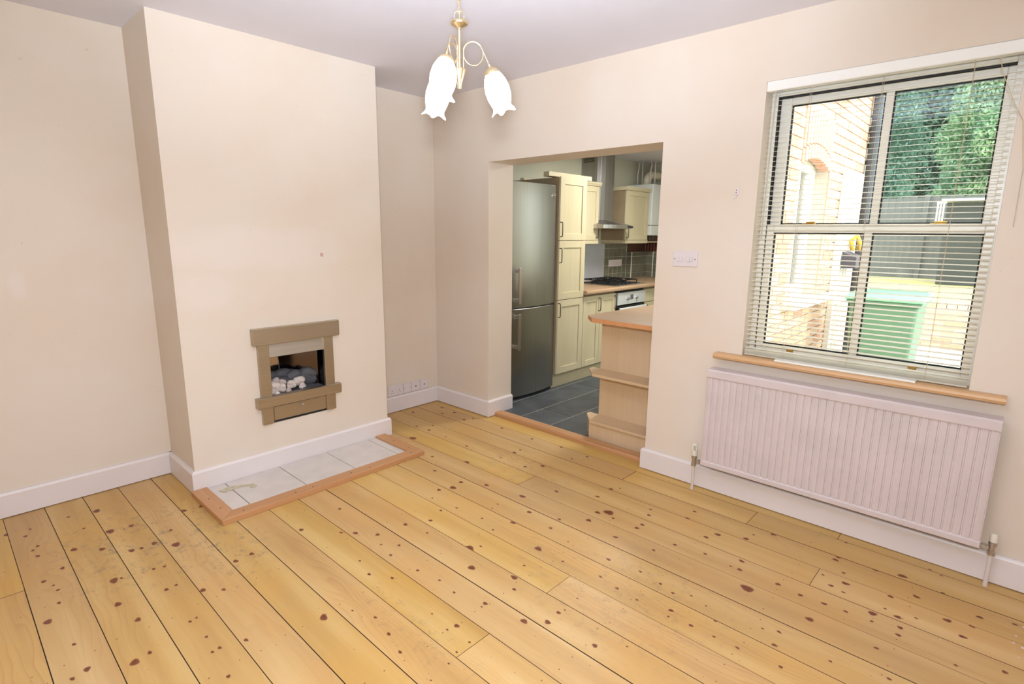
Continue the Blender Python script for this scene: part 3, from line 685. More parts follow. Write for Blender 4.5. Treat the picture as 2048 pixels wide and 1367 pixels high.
# ================================================================ SOCKETS, SWITCH
def plate(name, y0, y1, z0, z1, label):
    t = thing(name, (0, (y0+y1)/2, z0), label, 'wall plate')
    bx('face_plate', PLATE, t, .0, .008, y0+.001, y1-.001, z0, z1, bevel=.002); return t
t = plate('double_socket', -.516, -.371, .138, .222, 'white double power socket low in the alcove, leftmost of the row of plates')
m = MB()
for cy in (-.480, -.408):
    m.box(.008, .0085, cy-.0025, cy+.0025, .176, .184)
    for dy in (-.011, .011): m.box(.008, .0085, cy+dy-.003, cy+dy+.003, .160, .164)
o = m.build('pin_holes', DARK, t); o['kind'] = 'stuff'
for cy in (-.455, -.433): bx('rocker', PLATE, t, .008, .011, cy-.007, cy+.007, .192, .206, bevel=.001)
t = plate('blank_plate', -.369, -.285, .138, .222, 'plain white wall plate with two screws beside the double socket')
MB().cyl((.008, -.357, .18), (.0086, -.357, .18), .0025).build('screw', DARK, t)
MB().cyl((.008, -.297, .18), (.0086, -.297, .18), .0025).build('screw', DARK, t)
t = plate('aerial_socket', -.283, -.197, .138, .222, 'greyish white aerial socket plate with a single round outlet')
MB().lathe([(.007, 0), (.007, .002), (.0045, .004)], (.008, -.24, .178), (1, 0, 0), 12).build('outlet', plain('grey outlet', (120, 104, 104), .4), t)
t = plate('satellite_socket', -.195, -.109, .138, .222, 'white satellite socket plate, rightmost of the row nearest the corner')
MB().lathe([(.005, 0), (.005, .004), (.003, .005)], (.008, -.150, .178), (1, 0, 0), 12).build('outlet', DARK, t)
sw = thing('light_switch', (2.237, 0, 1.28), 'white double-width light switch plate on the wall between doorway and window', 'switch')
bx('face_plate', PLATE, sw, 2.164, 2.310, -.0085, 0, 1.281, 1.366, bevel=.003)
for a, nn in ((2.186, 2), (2.248, 2)):
    fr = bx('rocker_frame', plain('pale grey switch', (204, 196, 196), .4), sw, a, a+.036, -.0092, -.008, 1.308, 1.334)
    for i in range(nn): bx('rocker', PLATE, fr, a+.001+i*.0175, a+.0175+i*.0175, -.0125, -.009, 1.309, 1.333, bevel=.0012)
MB().cyl((2.175, -.0084, 1.323), (2.175, -.0096, 1.323), .003).build('screw', DARK, sw)
MB().cyl((2.298, -.0084, 1.323), (2.298, -.0096, 1.323), .003).build('screw', DARK, sw)
hk = thing('cord_cleat', (2.497, 0, 1.68), 'tiny white plastic bracket screwed to the wall left of the window', 'bracket')
bx('back_plate', PLATE, hk, 2.489, 2.506, -.005, 0, 1.668, 1.700, bevel=.001)
MB().cyl((2.495, -.004, 1.690), (2.495, -.0058, 1.690), .0025).build('screw', DARK, hk)
MB().cyl((2.495, -.004, 1.678), (2.495, -.0058, 1.678), .0025).build('screw', DARK, hk)
MB().tube([(2.497, -.006, 1.668), (2.498, -.010, 1.655), (2.494, -.014, 1.648), (2.488, -.014, 1.650)], .0022, 6).build('hook', PLATE, hk)
o = bx('wall_plug', plain('brown wall plug', (206, 168, 146), .6), None, D, D+.002, -1.256, -1.238, 1.303, 1.325)
tag(o, 'tiny brownish square fixing plug on the chimney breast above the fire', 'fixing')

m = MB()
for x, y, r in ((3.826, -.373, .004), (3.82, -.428, .0045), (3.823, -.471, .0025), (3.845, -.291, .004), (3.836, -.511, .003), (3.845, -.439, .006), (3.855, -.40, .003), (3.621, -.595, .0025), (3.231, -.64, .002)):
    m.prism([(x+r*math.cos(a)*random.uniform(.6, 1.2), y+r*math.sin(a)*random.uniform(.6, 1.2)) for a in [2*PI*k/6 for k in range(6)]], .0012, .0022, 2)
o = m.build('paint_chips', PLATE); tag(o, 'scattered tiny white paint chips on the floorboards at the right edge', 'paint chips', None, 'stuff')

# ================================================================ CHANDELIER
lx, ly = 1.836, -1.347
ch = thing('ceiling_light', (lx, ly, 2.05), 'gold three-arm ceiling light with lit tulip glass shades hanging from a chain', 'ceiling light')
cdir = Vector((math.cos(yaw), math.sin(yaw), 0))
az0 = math.atan2(cdir.y, cdir.x)
MB().lathe([(.045, 0), (.045, .01), (.02, .03), (.006, .035)], (lx, ly, 2.5), (0, 0, -1), 20).build('ceiling_rose', GOLD, ch, smooth=True)
zc = 2.47; k = 0
m = MB()
while zc > 2.335:
    pts = []
    for i in range(12):
        a = 2*PI*i/12; u = .0055*math.cos(a); w = .011*math.sin(a)
        d_ = Vector((math.cos(az0+k*PI/2), math.sin(az0+k*PI/2), 0))*u
        pts.append((lx+d_.x, ly+d_.y, zc+w))
    m.tube(pts, .0014, 5, True); zc -= .0165; k += 1
m.build('chain', GOLD, ch, smooth=True)
MB().tube([(lx+.003, ly, 2.47), (lx-.003, ly+.002, 2.40), (lx+.002, ly, 2.30)], .002, 6).build('flex', plain('clear gold flex', (190, 164, 120), .4), ch, smooth=True)
lp = [Vector((lx, ly, 2.306))+cdir*u+Vector((0, 0, w)) for u, w in ((-.019, 0), (-.020, .020), (-.014, .029), (0, .031), (.014, .029), (.020, .020), (.019, 0))]
MB().tube([tuple(p) for p in lp], .0018, 6).build('hanging_loop', GOLD, ch, smooth=True)
autosmooth(MB().lathe([(.003, .020), (.012, .019), (.033, .012), (.036, .006), (.034, .001), (.016, -.008), (.008, -.012), (.008, -.016), (.005, -.018)], (lx, ly, 2.287), n=28).build('canopy', GOLD, ch))
autosmooth(MB().lathe([(.0058, 0), (.0058, .165)], (lx, ly, 2.108), n=14).build('stem', GOLD, ch))
autosmooth(MB().lathe([(.022, .0), (.026, -.004), (.025, -.010), (.0085, -.062), (.0085, -.066), (.0075, -.068), (.009, -.072), (.006, -.079), (.002, -.080)], (lx, ly, 2.122), n=20).build('boss', GOLD, ch))
def shade_mesh(P, ax):
    """tulip glass: egg shaped body whose rim flares into five petal tips"""
    q = Vector((0, 0, 1)).rotation_difference(ax).to_matrix(); n = 60
    prof = [(.012, .0), (.026, .004), (.040, .018), (.050, .040), (.0555, .068), (.054, .094), (.047, .116), (.040, .130), (.040, .140), (.046, .150)]
    vs = []; fs = []; N = len(prof)
    for i, (r, z) in enumerate(prof):
        t = max(0, (i-5)/(N-6))
        for k in range(n):
            a = 2*PI*k/n; w = abs(math.cos(2.5*a))**1.6; w2 = .004*math.sin(25*a)*t
            rr = r*.95+t*t*(.015*w**2)-t*.001+w2*.35; zz = z*1.08+t*t*(.012*w**2-.006)
            vs.append(tuple(P+q@Vector((rr*math.cos(a), rr*math.sin(a), zz))))
    for i in range(N-1):
        for k in range(n): fs.append((i*n+k, i*n+(k+1) % n, (i+1)*n+(k+1) % n, (i+1)*n+k))
    me = bpy.data.meshes.new('glass_shade'); me.from_pydata(vs, [], fs); me.update(); return me
for j in range(3):
    a = az0+math.radians(12)+j*2*PI/3; d_ = Vector((math.cos(a), math.sin(a), 0)); O = Vector((lx, ly, 0))
    sc = .00206
    def pt(u, row): return O+d_*(u*sc)+Vector((0, 0, 2.192-(row-100)*.00205))
    pts = [pt(8, 139), pt(8, 120), pt(8, 106)]
    for i in range(1, 22):
        t = PI-2*PI*i/21*1.0-.0; pts.append(pt(28+20*math.cos(t), 105-22*math.sin(t)))
    for i in range(1, 7):
        t = PI-PI*.72*i/6; pts.append(pt(28+21.5*math.cos(t), 105-23*math.sin(t)))
    pts += [pt(50, 104), pt(57, 117), pt(60, 125)]
    arm = MB().tube([tuple(p) for p in pts], .0024, 7).build('arm', GOLD, ch, smooth=True)
    ax = (d_*.36-Vector((0, 0, 1))).normalized(); P0 = pt(60, 122)
    cup = autosmooth(MB().lathe([(.004, 0), (.006, .002), (.004, .010), (.010, .014), (.024, .022), (.033, .034), (.034, .040)], tuple(P0), tuple(ax), 20).build('lamp_cup', GOLD, ch))
    s = mesh_obj('glass_shade', shade_mesh(P0+ax*.030, ax), SHADE, ch, smooth=True)
    sd = s.modifiers.new('solid', 'SOLIDIFY'); sd.thickness = .002
# ================================================================ KITCHEN FITTINGS
def shaker(parent, x, y0, y1, z0, z1, fw=.062, name='door'):
    """framed door facing +x with a recessed centre panel"""
    d = MB().box(x-.020, x-.009, y0+fw-.004, y1-fw+.004, z0+fw-.004, z1-fw+.004).build(name, MAPLE, parent)
    for a, b_ in ((y0, y0+fw), (y1-fw, y1)): bx('stile', MAPLE, d, x-.02, x, a, b_, z0, z1, bevel=.0015)
    for a, b_ in ((z0, z0+fw), (z1-fw, z1)): bx('rail', MAPLEY, d, x-.02, x-.0004, y0+fw, y1-fw, a, b_, bevel=.0015)
    return d
def bow(parent, x, y, z0, z1, mat=HANDLED):
    return MB().tube([(x, y, z0), (x+.022, y, z0+.002), (x+.027, y, z0+.010), (x+.028, y, (z0+z1)/2), (x+.027, y, z1-.010), (x+.022, y, z1-.002), (x, y, z1)], .0045, 6).build('handle', mat, parent, smooth=True)
def bowh(parent, x, z, y0, y1, mat=HANDLE):
    return MB().tube([(x, y0, z), (x+.022, y0+.004, z), (x+.028, (y0+y1)/2, z+.002), (x+.022, y1-.004, z), (x, y1, z)], .0045, 6).build('handle', mat, parent, smooth=True)

# fridge freezer
fr = thing('fridge_freezer', (.25, .675, .015), 'tall brushed steel fridge freezer just inside the kitchen doorway', 'fridge')
f0, f1 = .377, .972
bx('cabinet', FRGREY, fr, -.07, .492, f0+.004, f1-.004, .03, 1.868, bevel=.004)
for y in (f0+.05, f1-.05): MB().cyl((.45, y, .015), (.45, y, .03), .018).build('foot', DARK, fr)
def fdoor(z0, z1, nm):
    poly = [(.498, f0), (.515, f0)]
    for i in range(13):
        t = i/12; y = f0+(f1-f0)*t; poly.append((.522+.032*(1-(2*t-1)**2), y))
    poly += [(.515, f1), (.498, f1)]
    o = MB().prism([(p[0], p[1]) for p in poly], z0, z1, 2).build(nm, STEEL, fr); autosmooth(o, .4)
    b = o.modifiers.new('bevel', 'BEVEL'); b.width = .003; b.segments = 2; b.limit_method = 'ANGLE'; b.angle_limit = .7
    return o
du = fdoor(.832, 1.876, 'fridge_door'); dl = fdoor(.045, .822, 'freezer_door')
bx('plinth', DARK, fr, .40, .49, f0+.01, f1-.01, .018, .045)
for d, z0, z1 in ((du, .872, 1.175), (dl, .470, .785)):
    y = f0+.052; m = MB().box(.578, .590, y-.016, y+.014, z0, z1)
    m.build('handle', HANDLE, d, .003)
    for z in (z0+.012, z1-.042): bx('handle_mount', STEELH, d, .525, .578, y-.013, y+.011, z, z+.03, bevel=.002)
def text(body, size, mat, parent, mtx, name='emblem'):
    cu = bpy.data.curves.new(name, 'FONT'); cu.body = body; cu.size = size; cu.extrude = .0006; cu.align_x = 'CENTER'
    o = bpy.data.objects.new('tmp', cu); COL.objects.link(o); bpy.context.view_layer.update()
    me = bpy.data.meshes.new_from_object(o.evaluated_get(bpy.context.evaluated_depsgraph_get())); bpy.data.objects.remove(o)
    me.transform(mtx); return mesh_obj(name, me, mat, parent)
rotx = Matrix(((0, 0, 1, 0), (1, 0, 0, 0), (0, 1, 0, 0), (0, 0, 0, 1)))     # text lying in yz, facing +x
LOGO = plain('pale chrome logo', (228, 226, 226), .2, .6)
text('LG', .030, LOGO, du, Matrix.Translation((.5365, .915, 1.785)) @ rotx)
m = MB().tube([(.5385, .878+.013*math.cos(a), 1.796+.013*math.sin(a)) for a in [2*PI*i/16 for i in range(16)]], .0013, 5, True)
m.build('emblem', LOGO, du)

# tall larder cabinet
tl = thing('larder_cabinet', (.2, 1.17, .015), 'tall pale maple larder cabinet between the fridge and the hob', 'cabinet')
t0, t1 = .976, 1.374
bx('body', CARC, tl, KX0+.001, .538, t0, t1, .15, 1.948)
d = shaker(tl, .56, t0+.001, t1-.001, 1.400, 1.953); bow(d, .56, t0+.006, 1.43, 1.56)
d = shaker(tl, .56, t0+.001, t1-.001, .860, 1.394); bow(d, .56, t0+.006, 1.20, 1.33)
d = shaker(tl, .56, t0+.001, t1-.001, .155, .854); bow(d, .56, t0+.006, .70, .83)
bx('plinth', MAPLEY, tl, .49, .505, t0, t1, .015, .149)
o = MB().prism([(.42, .90), (.50, .88), (.50, 1.53), (.42, 1.52)], 1.955, 1.995, 2).build('cornice_length', MAPLEY, None, .003)
o.location = (0, 0, 0); tag(o, 'loose maple cornice length lying on top of the larder cabinet', 'moulding')
o = MB().box(.05, .10, 1.0, 1.34, 1.949, 1.972).build('cornice_length', MAPLEY, None, .003)
tag(o, 'short thin maple offcut lying behind on top of the larder cabinet', 'moulding')

# base cabinets
def base(y0, y1, label, doors):
    t = thing('base_cabinet', (.25, (y0+y1)/2, .015), label, 'cabinet')
    bx('body', CARC, t, KX0+.001, .538, y0+.001, y1-.001, .15, .876)
    bx('plinth', MAPLEY, t, .49, .505, y0, y1, .015, .149)
    return t
b = base(1.376, 1.958, 'maple base cabinet with two doors to the left of the oven', 2)
d = shaker(b, .56, 1.379, 1.664, .155, .856, .058); bow(d, .56, 1.640, .70, .83)
d = shaker(b, .56, 1.668, 1.953, .155, .856, .058); bow(d, .56, 1.930, .70, .83)
b = base(2.552, 3.05, 'maple base cabinet with a top drawer to the right of the oven', 1)
d = MB().box(.540, .556, 2.60, 3.0, .745, .815).build('drawer', MAPLEY, b)
MB().box(.540, .560, 2.556, 3.046, .712, .745).box(.540, .560, 2.556, 3.046, .815, .856).box(.540, .560, 2.556, 2.60, .745, .815).box(.540, .560, 3.0, 3.046, .745, .815).build('drawer_frame', MAPLEY, d, .001)
bowh(d, .56, .785, 2.73, 2.86)
d = shaker(b, .56, 2.556, 3.046, .155, .706); bow(d, .56, 2.59, .56, .68)
b = base(3.052, 3.595, 'maple base cabinet in the far corner under the boiler', 1)
d = shaker(b, .56, 3.056, 3.59, .155, .856); bow(d, .56, 3.09, .70, .83)
# oven
ov = thing('built_in_oven', (.25, 2.255, .015), 'stainless steel built-in oven under the hob', 'oven')
o0, o1 = 1.964, 2.546
bx('body', DARKM, ov, 0, .538, o0-.002, o1+.002, .15, .874)
bx('plinth', MAPLEY, ov, .49, .505, o0, o1, .015, .149)
cp = bx('control_panel', plain('bright oven panel', (226, 228, 226), .3, .35), ov, .538, .572, o0+.014, o1-.003, .722, .852, bevel=.003)  # steel's bright reflection put into a plain light base colour
for y in (2.165, 2.345): MB().lathe([(.017, 0), (.017, .006), (.013, .022), (.011, .024)], (.572, y, .785), (1, 0, 0), 16).build('knob', STEELH, cp)
bx('display', DISP, cp, .572, .5735, 2.225, 2.285, .768, .822)
od = bx('oven_door', OVGL, ov, .538, .566, o0+.004, o1-.004, .20, .708, bevel=.003)
MB().box(.588, .606, o0+.02, o1-.02, .664, .694).build('handle', BOILER, od, .004)
for y in (o0+.05, o1-.07): bx('handle_mount', STEELH, od, .566, .590, y, y+.02, .668, .690)
bx('base_panel', MAPLEY, ov, .540, .556, o0+.002, o1-.002, .152, .196)
# worktop
wt = thing('worktop', (.26, 2.48, .88), 'long beech-effect kitchen worktop carrying the hob', 'worktop')
MB().prism([(KX0+.001, .8801), (.59, .8801), (.598, .884), (.601, .892), (.601, .910), (.598, .917), (.590, .920), (KX0+.001, .920)], 1.376, KY1-.001, 1).build('board', WTOP, wt)
# hob
hb = thing('gas_hob', (.28, 2.26, .92), 'steel gas hob with black cast-iron pan supports', 'hob')
h0, h1 = 1.965, 2.555
bx('hob_plate', STEELH, hb, .045, .555, h0, h1, .9205, .930, bevel=.004)
bx('glass_top', DARKM, hb, .06, .50, h0+.02, h1-.03, .930, .9315)
for (x, y, r) in ((.16, 2.12, .035), (.16, 2.40, .045), (.38, 2.12, .045), (.38, 2.40, .028)):
    bn = MB().lathe([(r, 0), (r, .008), (r*.8, .012), (r*.8, .016), (r*.3, .018)], (x, y, .9318), n=18).build('burner', IRON, hb)
for y0_ in (2.01, 2.27):
    g = MB(); z = .968; y1_ = y0_+.225
    g.tube([(.08, y0_, z), (.48, y0_, z), (.48, y1_, z), (.08, y1_, z)], .0055, 6, True)
    for x in (.16, .38):
        for yy, s in ((y0_, 1), (y1_, -1)): g.tube([(x, yy, z), (x, yy+s*.075, z), (x, yy+s*.085, z+.010)], .005, 6)
        for s in (-1, 1): g.tube([(x+s*.10, (y0_+y1_)/2, z), (x+s*.035, (y0_+y1_)/2, z), (x+s*.03, (y0_+y1_)/2, z+.01)], .005, 6)
    g.tube([(.27, y0_, z), (.27, y1_, z)], .005, 6)
    for x in (.08, .48):
        for yy in (y0_, y1_): g.cyl((x, yy, .9315), (x, yy, z), .006, n=6)
    g.build('pan_support', IRON, hb)
for i in range(5): MB().lathe([(.014, 0), (.012, .016), (.010, .018)], (.525, 2.06+i*.085, .930), n=14).build('control_knob', IRON, hb)
# steel splashback
sp = bx('steel_splashback', plain('pale splashback steel', (206, 210, 220), .3, .45, .06, 3), None, KX0+.0005, KX0+.004, 1.88, 2.664, .921, 1.345)
tag(sp, 'plain stainless steel splashback sheet behind the hob', 'splashback')
# wall tiles
tw = struct(bx('wall_tiling', GROUTL, None, KX0+.0003, KX0+.003, 2.666, 3.168, .921, 1.345))
ygr = [2.666+.0986*k for k in range(6)]; zgr = [.921, .982, 1.083, 1.187, 1.291, 1.345]
for a, b2 in zip(ygr[:-1], ygr[1:]):
    for c, d2 in zip(zgr[:-1], zgr[1:]): bx('tile', WTILE, tw, KX0+.003, KX0+.006, a+.0045, min(b2, 3.168)-.0045, c+.0018, d2-.0018)
bxn = struct(MB().box(KX0+.0003, .0, 3.17, KY1-.001, .921, 1.24).box(.0, .35, KY1-.06, KY1-.001, .921, 1.24).build('trim_3', GROUTL))
for c, d2 in zip(zgr[:4], zgr[1:4]+[1.24]):
    bx('tile', WTILE, bxn, KX0+.004, -.002, 3.167, 3.17, c+.0018, d2-.0018)
    for k in range(4):
        a = 3.174+k*.0925; bx('tile', WTILE, bxn, .0, .003, a, a+.089, c+.0018, d2-.0018)
    for k in range(4): bx('tile', WTILE, bxn, .004+k*.098, .004+k*.098+.0945, KY1-.063, KY1-.060, c+.0018, d2-.0018)
for x, y in ((.0, 3.166), (.098, KY1-.068)): bx('corner_trim', UPVC, bxn, x-.004, x+.004, y-.003, y+.004, .921, 1.243)
bx('ledge', BROWN, bxn, KX0+.001, .0, 3.172, KY1-.002, 1.2402, 1.246)
bp_ = struct(bx('trim_4', BROWN, None, -.07, .14, KY1-.012, KY1-.001, 1.242, 1.372))
bx('ledge_board', BROWN, bp_, KX0+.001, KX0+.012, 3.18, KY1-.02, 1.2465, 1.345)
for i, x in enumerate((-.04, .0, .04, .085, .12)): MB().tube([(x, KY1-.03, 1.246), (x, KY1-.03, 1.44)], .009, 8).build('pipe', plain('copper pipe %d' % i, (150, 92, 70), .5, .3), bp_)
# sockets over worktop
for y0_, y1_, lab in ((2.756, 2.902, 'white double socket on the kitchen tiles, nearer the hob'), (2.904, 3.05, 'white double socket on the kitchen tiles, nearer the corner')):
    t = thing('kitchen_socket', (KX0, y0_, 1.07), lab, 'socket', None)
    bx('face_plate', PLATE, t, KX0+.006, KX0+.014, y0_, y1_, 1.070, 1.152, bevel=.002)
    m = MB()
    for cy in (y0_+.037, y1_-.037):
        m.box(KX0+.014, KX0+.0146, cy-.003, cy+.003, 1.108, 1.116)
        for dy in (-.011, .011): m.box(KX0+.014, KX0+.0146, cy+dy-.003, cy+dy+.003, 1.092, 1.096)
    o = m.build('pin_holes', DARK, t); o['kind'] = 'stuff'
# wall cabinets
def wallcab(y0, y1, label, hy, split=None):
    t = thing('wall_cabinet', (.08, (y0+y1)/2, 1.39), label, 'cabinet')
    bx('body', CARC, t, KX0+.001, .228, y0, y1, 1.392, 1.950)
    ds = [(y0, y1)] if not split else [(y0, split), (split, y1)]
    for a, b2 in ds: d = shaker(t, .25, a+.002, b2-.002, 1.396, 1.948, .055)
    bow(d, .25, hy, 1.42, 1.54)
    MB().prism([(KX0+.001, 1.9505), (.258, 1.9505), (.270, 1.975), (.272, 1.990), (KX0+.001, 1.990)], y0-.012, y1+.012, 1).build('cornice', MAPLEY, t)
    MB().box(.236, .256, y0, y1, 1.358, 1.3915).box(KX0+.001, .236, y0, y0+.018, 1.358, 1.3915).box(KX0+.001, .236, y1-.018, y1, 1.358, 1.3915).build('pelmet', MAPLEY, t)
    return t
wallcab(1.40, 2.035, 'pale maple wall cabinet to the left of the extractor hood', 2.00, 1.71)
wallcab(2.580, 3.085, 'pale maple wall cabinet between the extractor hood and the boiler', 2.61)
o = bx('wood_block', wood('orange pine block', (206, 156, 100), (180, 124, 74), 1), None, -.0, .14, 1.68, 1.86, 1.991, 2.02); tag(o, 'small orange wood block lying on the left wall cabinet', 'block')
# extractor hood
eh = thing('extractor_hood', (.1, 2.27, 1.52), 'stainless steel chimney extractor hood above the hob', 'extractor hood')
poly = [(KX0+.001, 2.15), (.13, 2.15), (.168, 2.17), (.184, 2.235), (.188, 2.30), (.184, 2.365), (.168, 2.43), (.13, 2.45), (KX0+.001, 2.45)]
MB().prism(poly, 1.60, 2.338, 2).build('chimney', STEELV, eh, .002)
m = MB()
for i in range(7): m.box(-.05, .09, 2.1485, 2.1502, 2.225+i*.012, 2.230+i*.012)
m.build('vent_slots', DARKM, eh)
# canopy: curved tray
poly = [(KX0+.002, 1.955), (.28, 1.955)]
for i in range(11):
    t = i/10; poly.append((.36+.06*math.sin(PI*t), 1.975+(2.525-1.975)*t))
poly += [(.28, 2.55), (KX0+.002, 2.55)]
cn = MB().prism(poly, 1.518, 1.560, 2).build('canopy', STEELH, eh, .003)
vs = [(p[0], p[1], 1.5605) for p in poly]
m = MB(); top = [(KX0+.002, 2.12), (.10, 2.12), (.19, 2.20), (.19, 2.35), (.10, 2.43), (KX0+.002, 2.43)]
m.add([(KX0+.002, 1.965, 1.5602), (.30, 1.975, 1.5602), (.38, 2.03, 1.5602), (.38, 2.48, 1.5602), (.30, 2.54, 1.5602), (KX0+.002, 2.54, 1.5602)]+[(a, b_, 1.612) for a, b_ in top],
      [(i, i+1, i+7, i+6) for i in range(5)]+[(5, 0, 6, 11)]+[(6, 7, 8, 9, 10, 11)])
m.build('transition', STEELV, eh)
bx('controls', DARK, cn, .405, .413, 2.385, 2.475, 1.528, 1.550)
bpy.data.objects['controls'].matrix_parent_inverse = Matrix.Identity(4)
# boiler
bo = thing('boiler', (.1, 3.3, 1.45), 'white wall-hung gas boiler in the far corner of the kitchen', 'boiler')
bx('casing', BOILER, bo, KX0+.001, .28, 3.11, 3.52, 1.572, 2.052, bevel=.006)
bx('lower_flap', BOILER, bo, KX0+.001, .278, 3.112, 3.518, 1.450, 1.566, bevel=.004)
MB().cyl((.28, 3.34, 1.96), (.284, 3.34, 1.96), .007).cyl((.28, 3.34, 1.60), (.284, 3.34, 1.60), .007).build('buttons', DARK, bo)
MB().tube([(.12, 3.24, 2.052), (.12, 3.24, 2.12), (.125, 3.26, 2.155), (.13, 3.31, 2.175), (.14, 3.40, 2.175), (.14, 3.598, 2.175)], .05, 16).build('flue', COPPER, bo, smooth=True)
MB().lathe([(.062, 0), (.062, .012), (.052, .016)], (.12, 3.24, 2.052), n=20).build('flue_collar', COPPER, bo)
for i, (x, y) in enumerate(((.01, 3.20), (.05, 3.24), (.18, 3.20), (.21, 3.26))):
    MB().tube([(x, y, 2.052), (x, y, 2.2), (x+.01*(-1)**i, y+.01, 2.28), (x, y, 2.339)], .0075, 8).build('pipe', PIPE, bo, smooth=True)
bsh = bx('pipe_shelf', MAPLEY, None, KX0+.001, .20, 3.10, 3.56, 1.362, 1.376); tag(bsh, 'thin maple shelf board below the boiler', 'shelf')

# peninsula
pn = thing('peninsula_unit', (1.8, .7, .015), 'birch peninsula end unit with open shelves just inside the doorway', 'kitchen unit')
px1 = KX1-.001
bx('end_panel', MAPLEP, pn, 1.498, px1, .300, .318, .015, .860)
bx('carcass', CARC, pn, 1.51, px1, .319, 1.20, .015, .860)
def shelf(z0, z1, x0=1.435, yf=.128):
    cp_ = [(x0, .30), (x0, yf+.125), (x0+.11, yf), (2.02, yf), (2.02, .262), (px1, .275), (px1, .2995), (x0, .2995)]
    return MB().prism(cp_, z0, z1, 2).build('shelf', MAPLES, pn, .002)
shelf(.482, .500); shelf(.134, .152, 1.42, .138)
MB().prism([(1.515, .160), (2.015, .160), (2.015, .172), (1.515, .172)], .016, .1335, 2).prism([(1.515, .160), (1.515, .172), (1.440, .262), (1.430, .262)], .016, .1335, 2).build('plinth', MAPLEP, pn)
pw_ = thing('peninsula_worktop', (1.75, .7, .86), 'beech-block peninsula worktop with clipped front corner and orange edging', 'worktop')
wp = [(1.415, .245), (1.525, .130), (2.034, .130), (2.034, .275), (px1, .275), (px1, 1.24), (1.455, 1.24)]
MB().prism(wp, .8605, .890, 2).build('board', WTOPX, pw_, .001)
ed = MB()
E_ = [(1.4145, .2448), (1.5248, .1295), (2.034, .1295)]
for (a, b_), (c, d2) in zip(E_[:-1], E_[1:]):
    t = Vector((c-a, d2-b_)).normalized(); nn = Vector((t.y, -t.x))*.002
    ed.prism([(a, b_), (c, d2), (c+nn.x, d2+nn.y), (a+nn.x, b_+nn.y)], .861, .889, 2)
ed.build('edge_strip', WEDGE, pw_)

# ================================================================ OUTSIDE
OX = KX1+.25                                                          # outer brick face of the kitchen wall
gr = struct(bx('ground', PAVE, None, KX1+.15, 9, WT, 6.3, -.15, -.02))
struct(bx('ground_lawn', GRASS, None, -14, 16, 6.42, 14, -.15, .575))
bw = struct(MB().box(KX1+.151, OX-.012, WT, KW[0], -.02, 3.1).box(KX1+.151, OX-.012, KW[1], KY1+.14, -.02, 3.1).box(KX1+.151, OX-.012, KW[0], KW[1], -.02, KW[2]-.04).box(KX1+.151, OX-.012, KW[0], KW[1], 2.08, 3.1).build('wall_brick', MORTAR))
bm_ = MB().box(0, .0125, .005, .22, .005, .070).mesh('brick'); bm_.materials.append(BRICK)
bh_ = MB().box(0, .0125, .005, .105, .005, .070).mesh('brick_half'); bh_.materials.append(BRICK)
cnt = 0; rest = MB()
zr = -.02+.075*8; r = 8
ytot = KY1+.14
zz = -.02; r = 0
while zz < 3.02:
    y = .99-(.1125 if r % 2 else 0)
    while y < ytot-.01:
        y2 = y+.225; z2 = zz+.075
        inwin = (y2 > KW[0] and y < KW[1] and z2 > KW[2]-.03 and zz < 2.42) 
        if not inwin:
            if cnt < 296 and zz > .5 and y > 1.0 and y2 < ytot+.02:
                o = bpy.data.objects.new('brick', bm_); COL.objects.link(o); o.parent = bw
                o.location = (OX-.012+random.uniform(-.001, .002), y, zz); cnt += 1
            else: rest.box(OX-.012, OX, y+.005, min(y+.22, ytot-.002), zz+.005, zz+.07)
        elif y < KW[0]-.02 and KW[0]-y > .03: rest.box(OX-.012, OX, y+.005, KW[0]-.002, zz+.005, zz+.07)
        elif y2 > KW[1]+.03: rest.box(OX-.012, OX, KW[1]+.002, y2-.005, zz+.005, zz+.07)
        y = y2
    zz += .075; r += 1
o = rest.build('bricks', BRICK, bw); o['kind'] = 'stuff'
# brick lintel: soldier course above the kitchen window, arched underside
ncr = 11
for i in range(ncr):
    a = KW[0]+(KW[1]-KW[0])*i/ncr; b_ = a+(KW[1]-KW[0])/ncr-.008; mid = ((a+b_)/2-(KW[0]+KW[1])/2)/((KW[1]-KW[0])/2)
    zb_ = 1.985+.075*(1-mid*mid)
    MB().box(KX1+.17, OX+.002, a+.004, b_, zb_, zb_+.10).build('arch_brick', REDB, bw)
    MB().box(OX-.012, OX+.003, a+.004, b_, zb_+.108, 2.40).build('soldier_brick', REDB, bw)
bx('window_reveal_head', MORTAR, bw, KX1+.16, OX-.012, KW[0], KW[1], 2.07, 2.10)
bx('upper_sill', STONE, bw, OX-.01, OX+.09, 1.80, 2.70, 2.62, 2.70)
MB().box(KX1+.16, OX+.10, KW[0]-.10, KW[1]+.30, .905, .955).build('lower_sill', STONE, bw, .006)
kw = struct(MB().box(KX1+.07, KX1+.0701, KW[0], KW[1], KW[2]-.001, KW[2]).build('window_2', UPVC))
def framex(name, y0, y1, z0, z1, w, x0, x1, mat, parent):
    return MB().box(x0, x1, y0, y0+w, z0, z1).box(x0, x1, y1-w, y1, z0, z1).box(x0, x1, y0+w, y1-w, z0, z0+w).box(x0, x1, y0+w, y1-w, z1-w, z1).build(name, mat, parent, .003)
framex('window_frame', KW[0]+.001, KW[1]-.001, KW[2]-.012, 2.069, .09, KX1+.06, KX1+.14, UPVC, kw)
ym = (KW[0]+KW[1])/2
bx('mullion', UPVC, kw, KX1+.065, KX1+.135, ym-.02, ym+.02, 1.05, 1.98)
for a, b_ in ((KW[0]+.09, ym-.02), (ym+.02, KW[1]-.09)): bx('pane', GLASS, kw, KX1+.095, KX1+.10, a, b_, 1.048, 1.98)
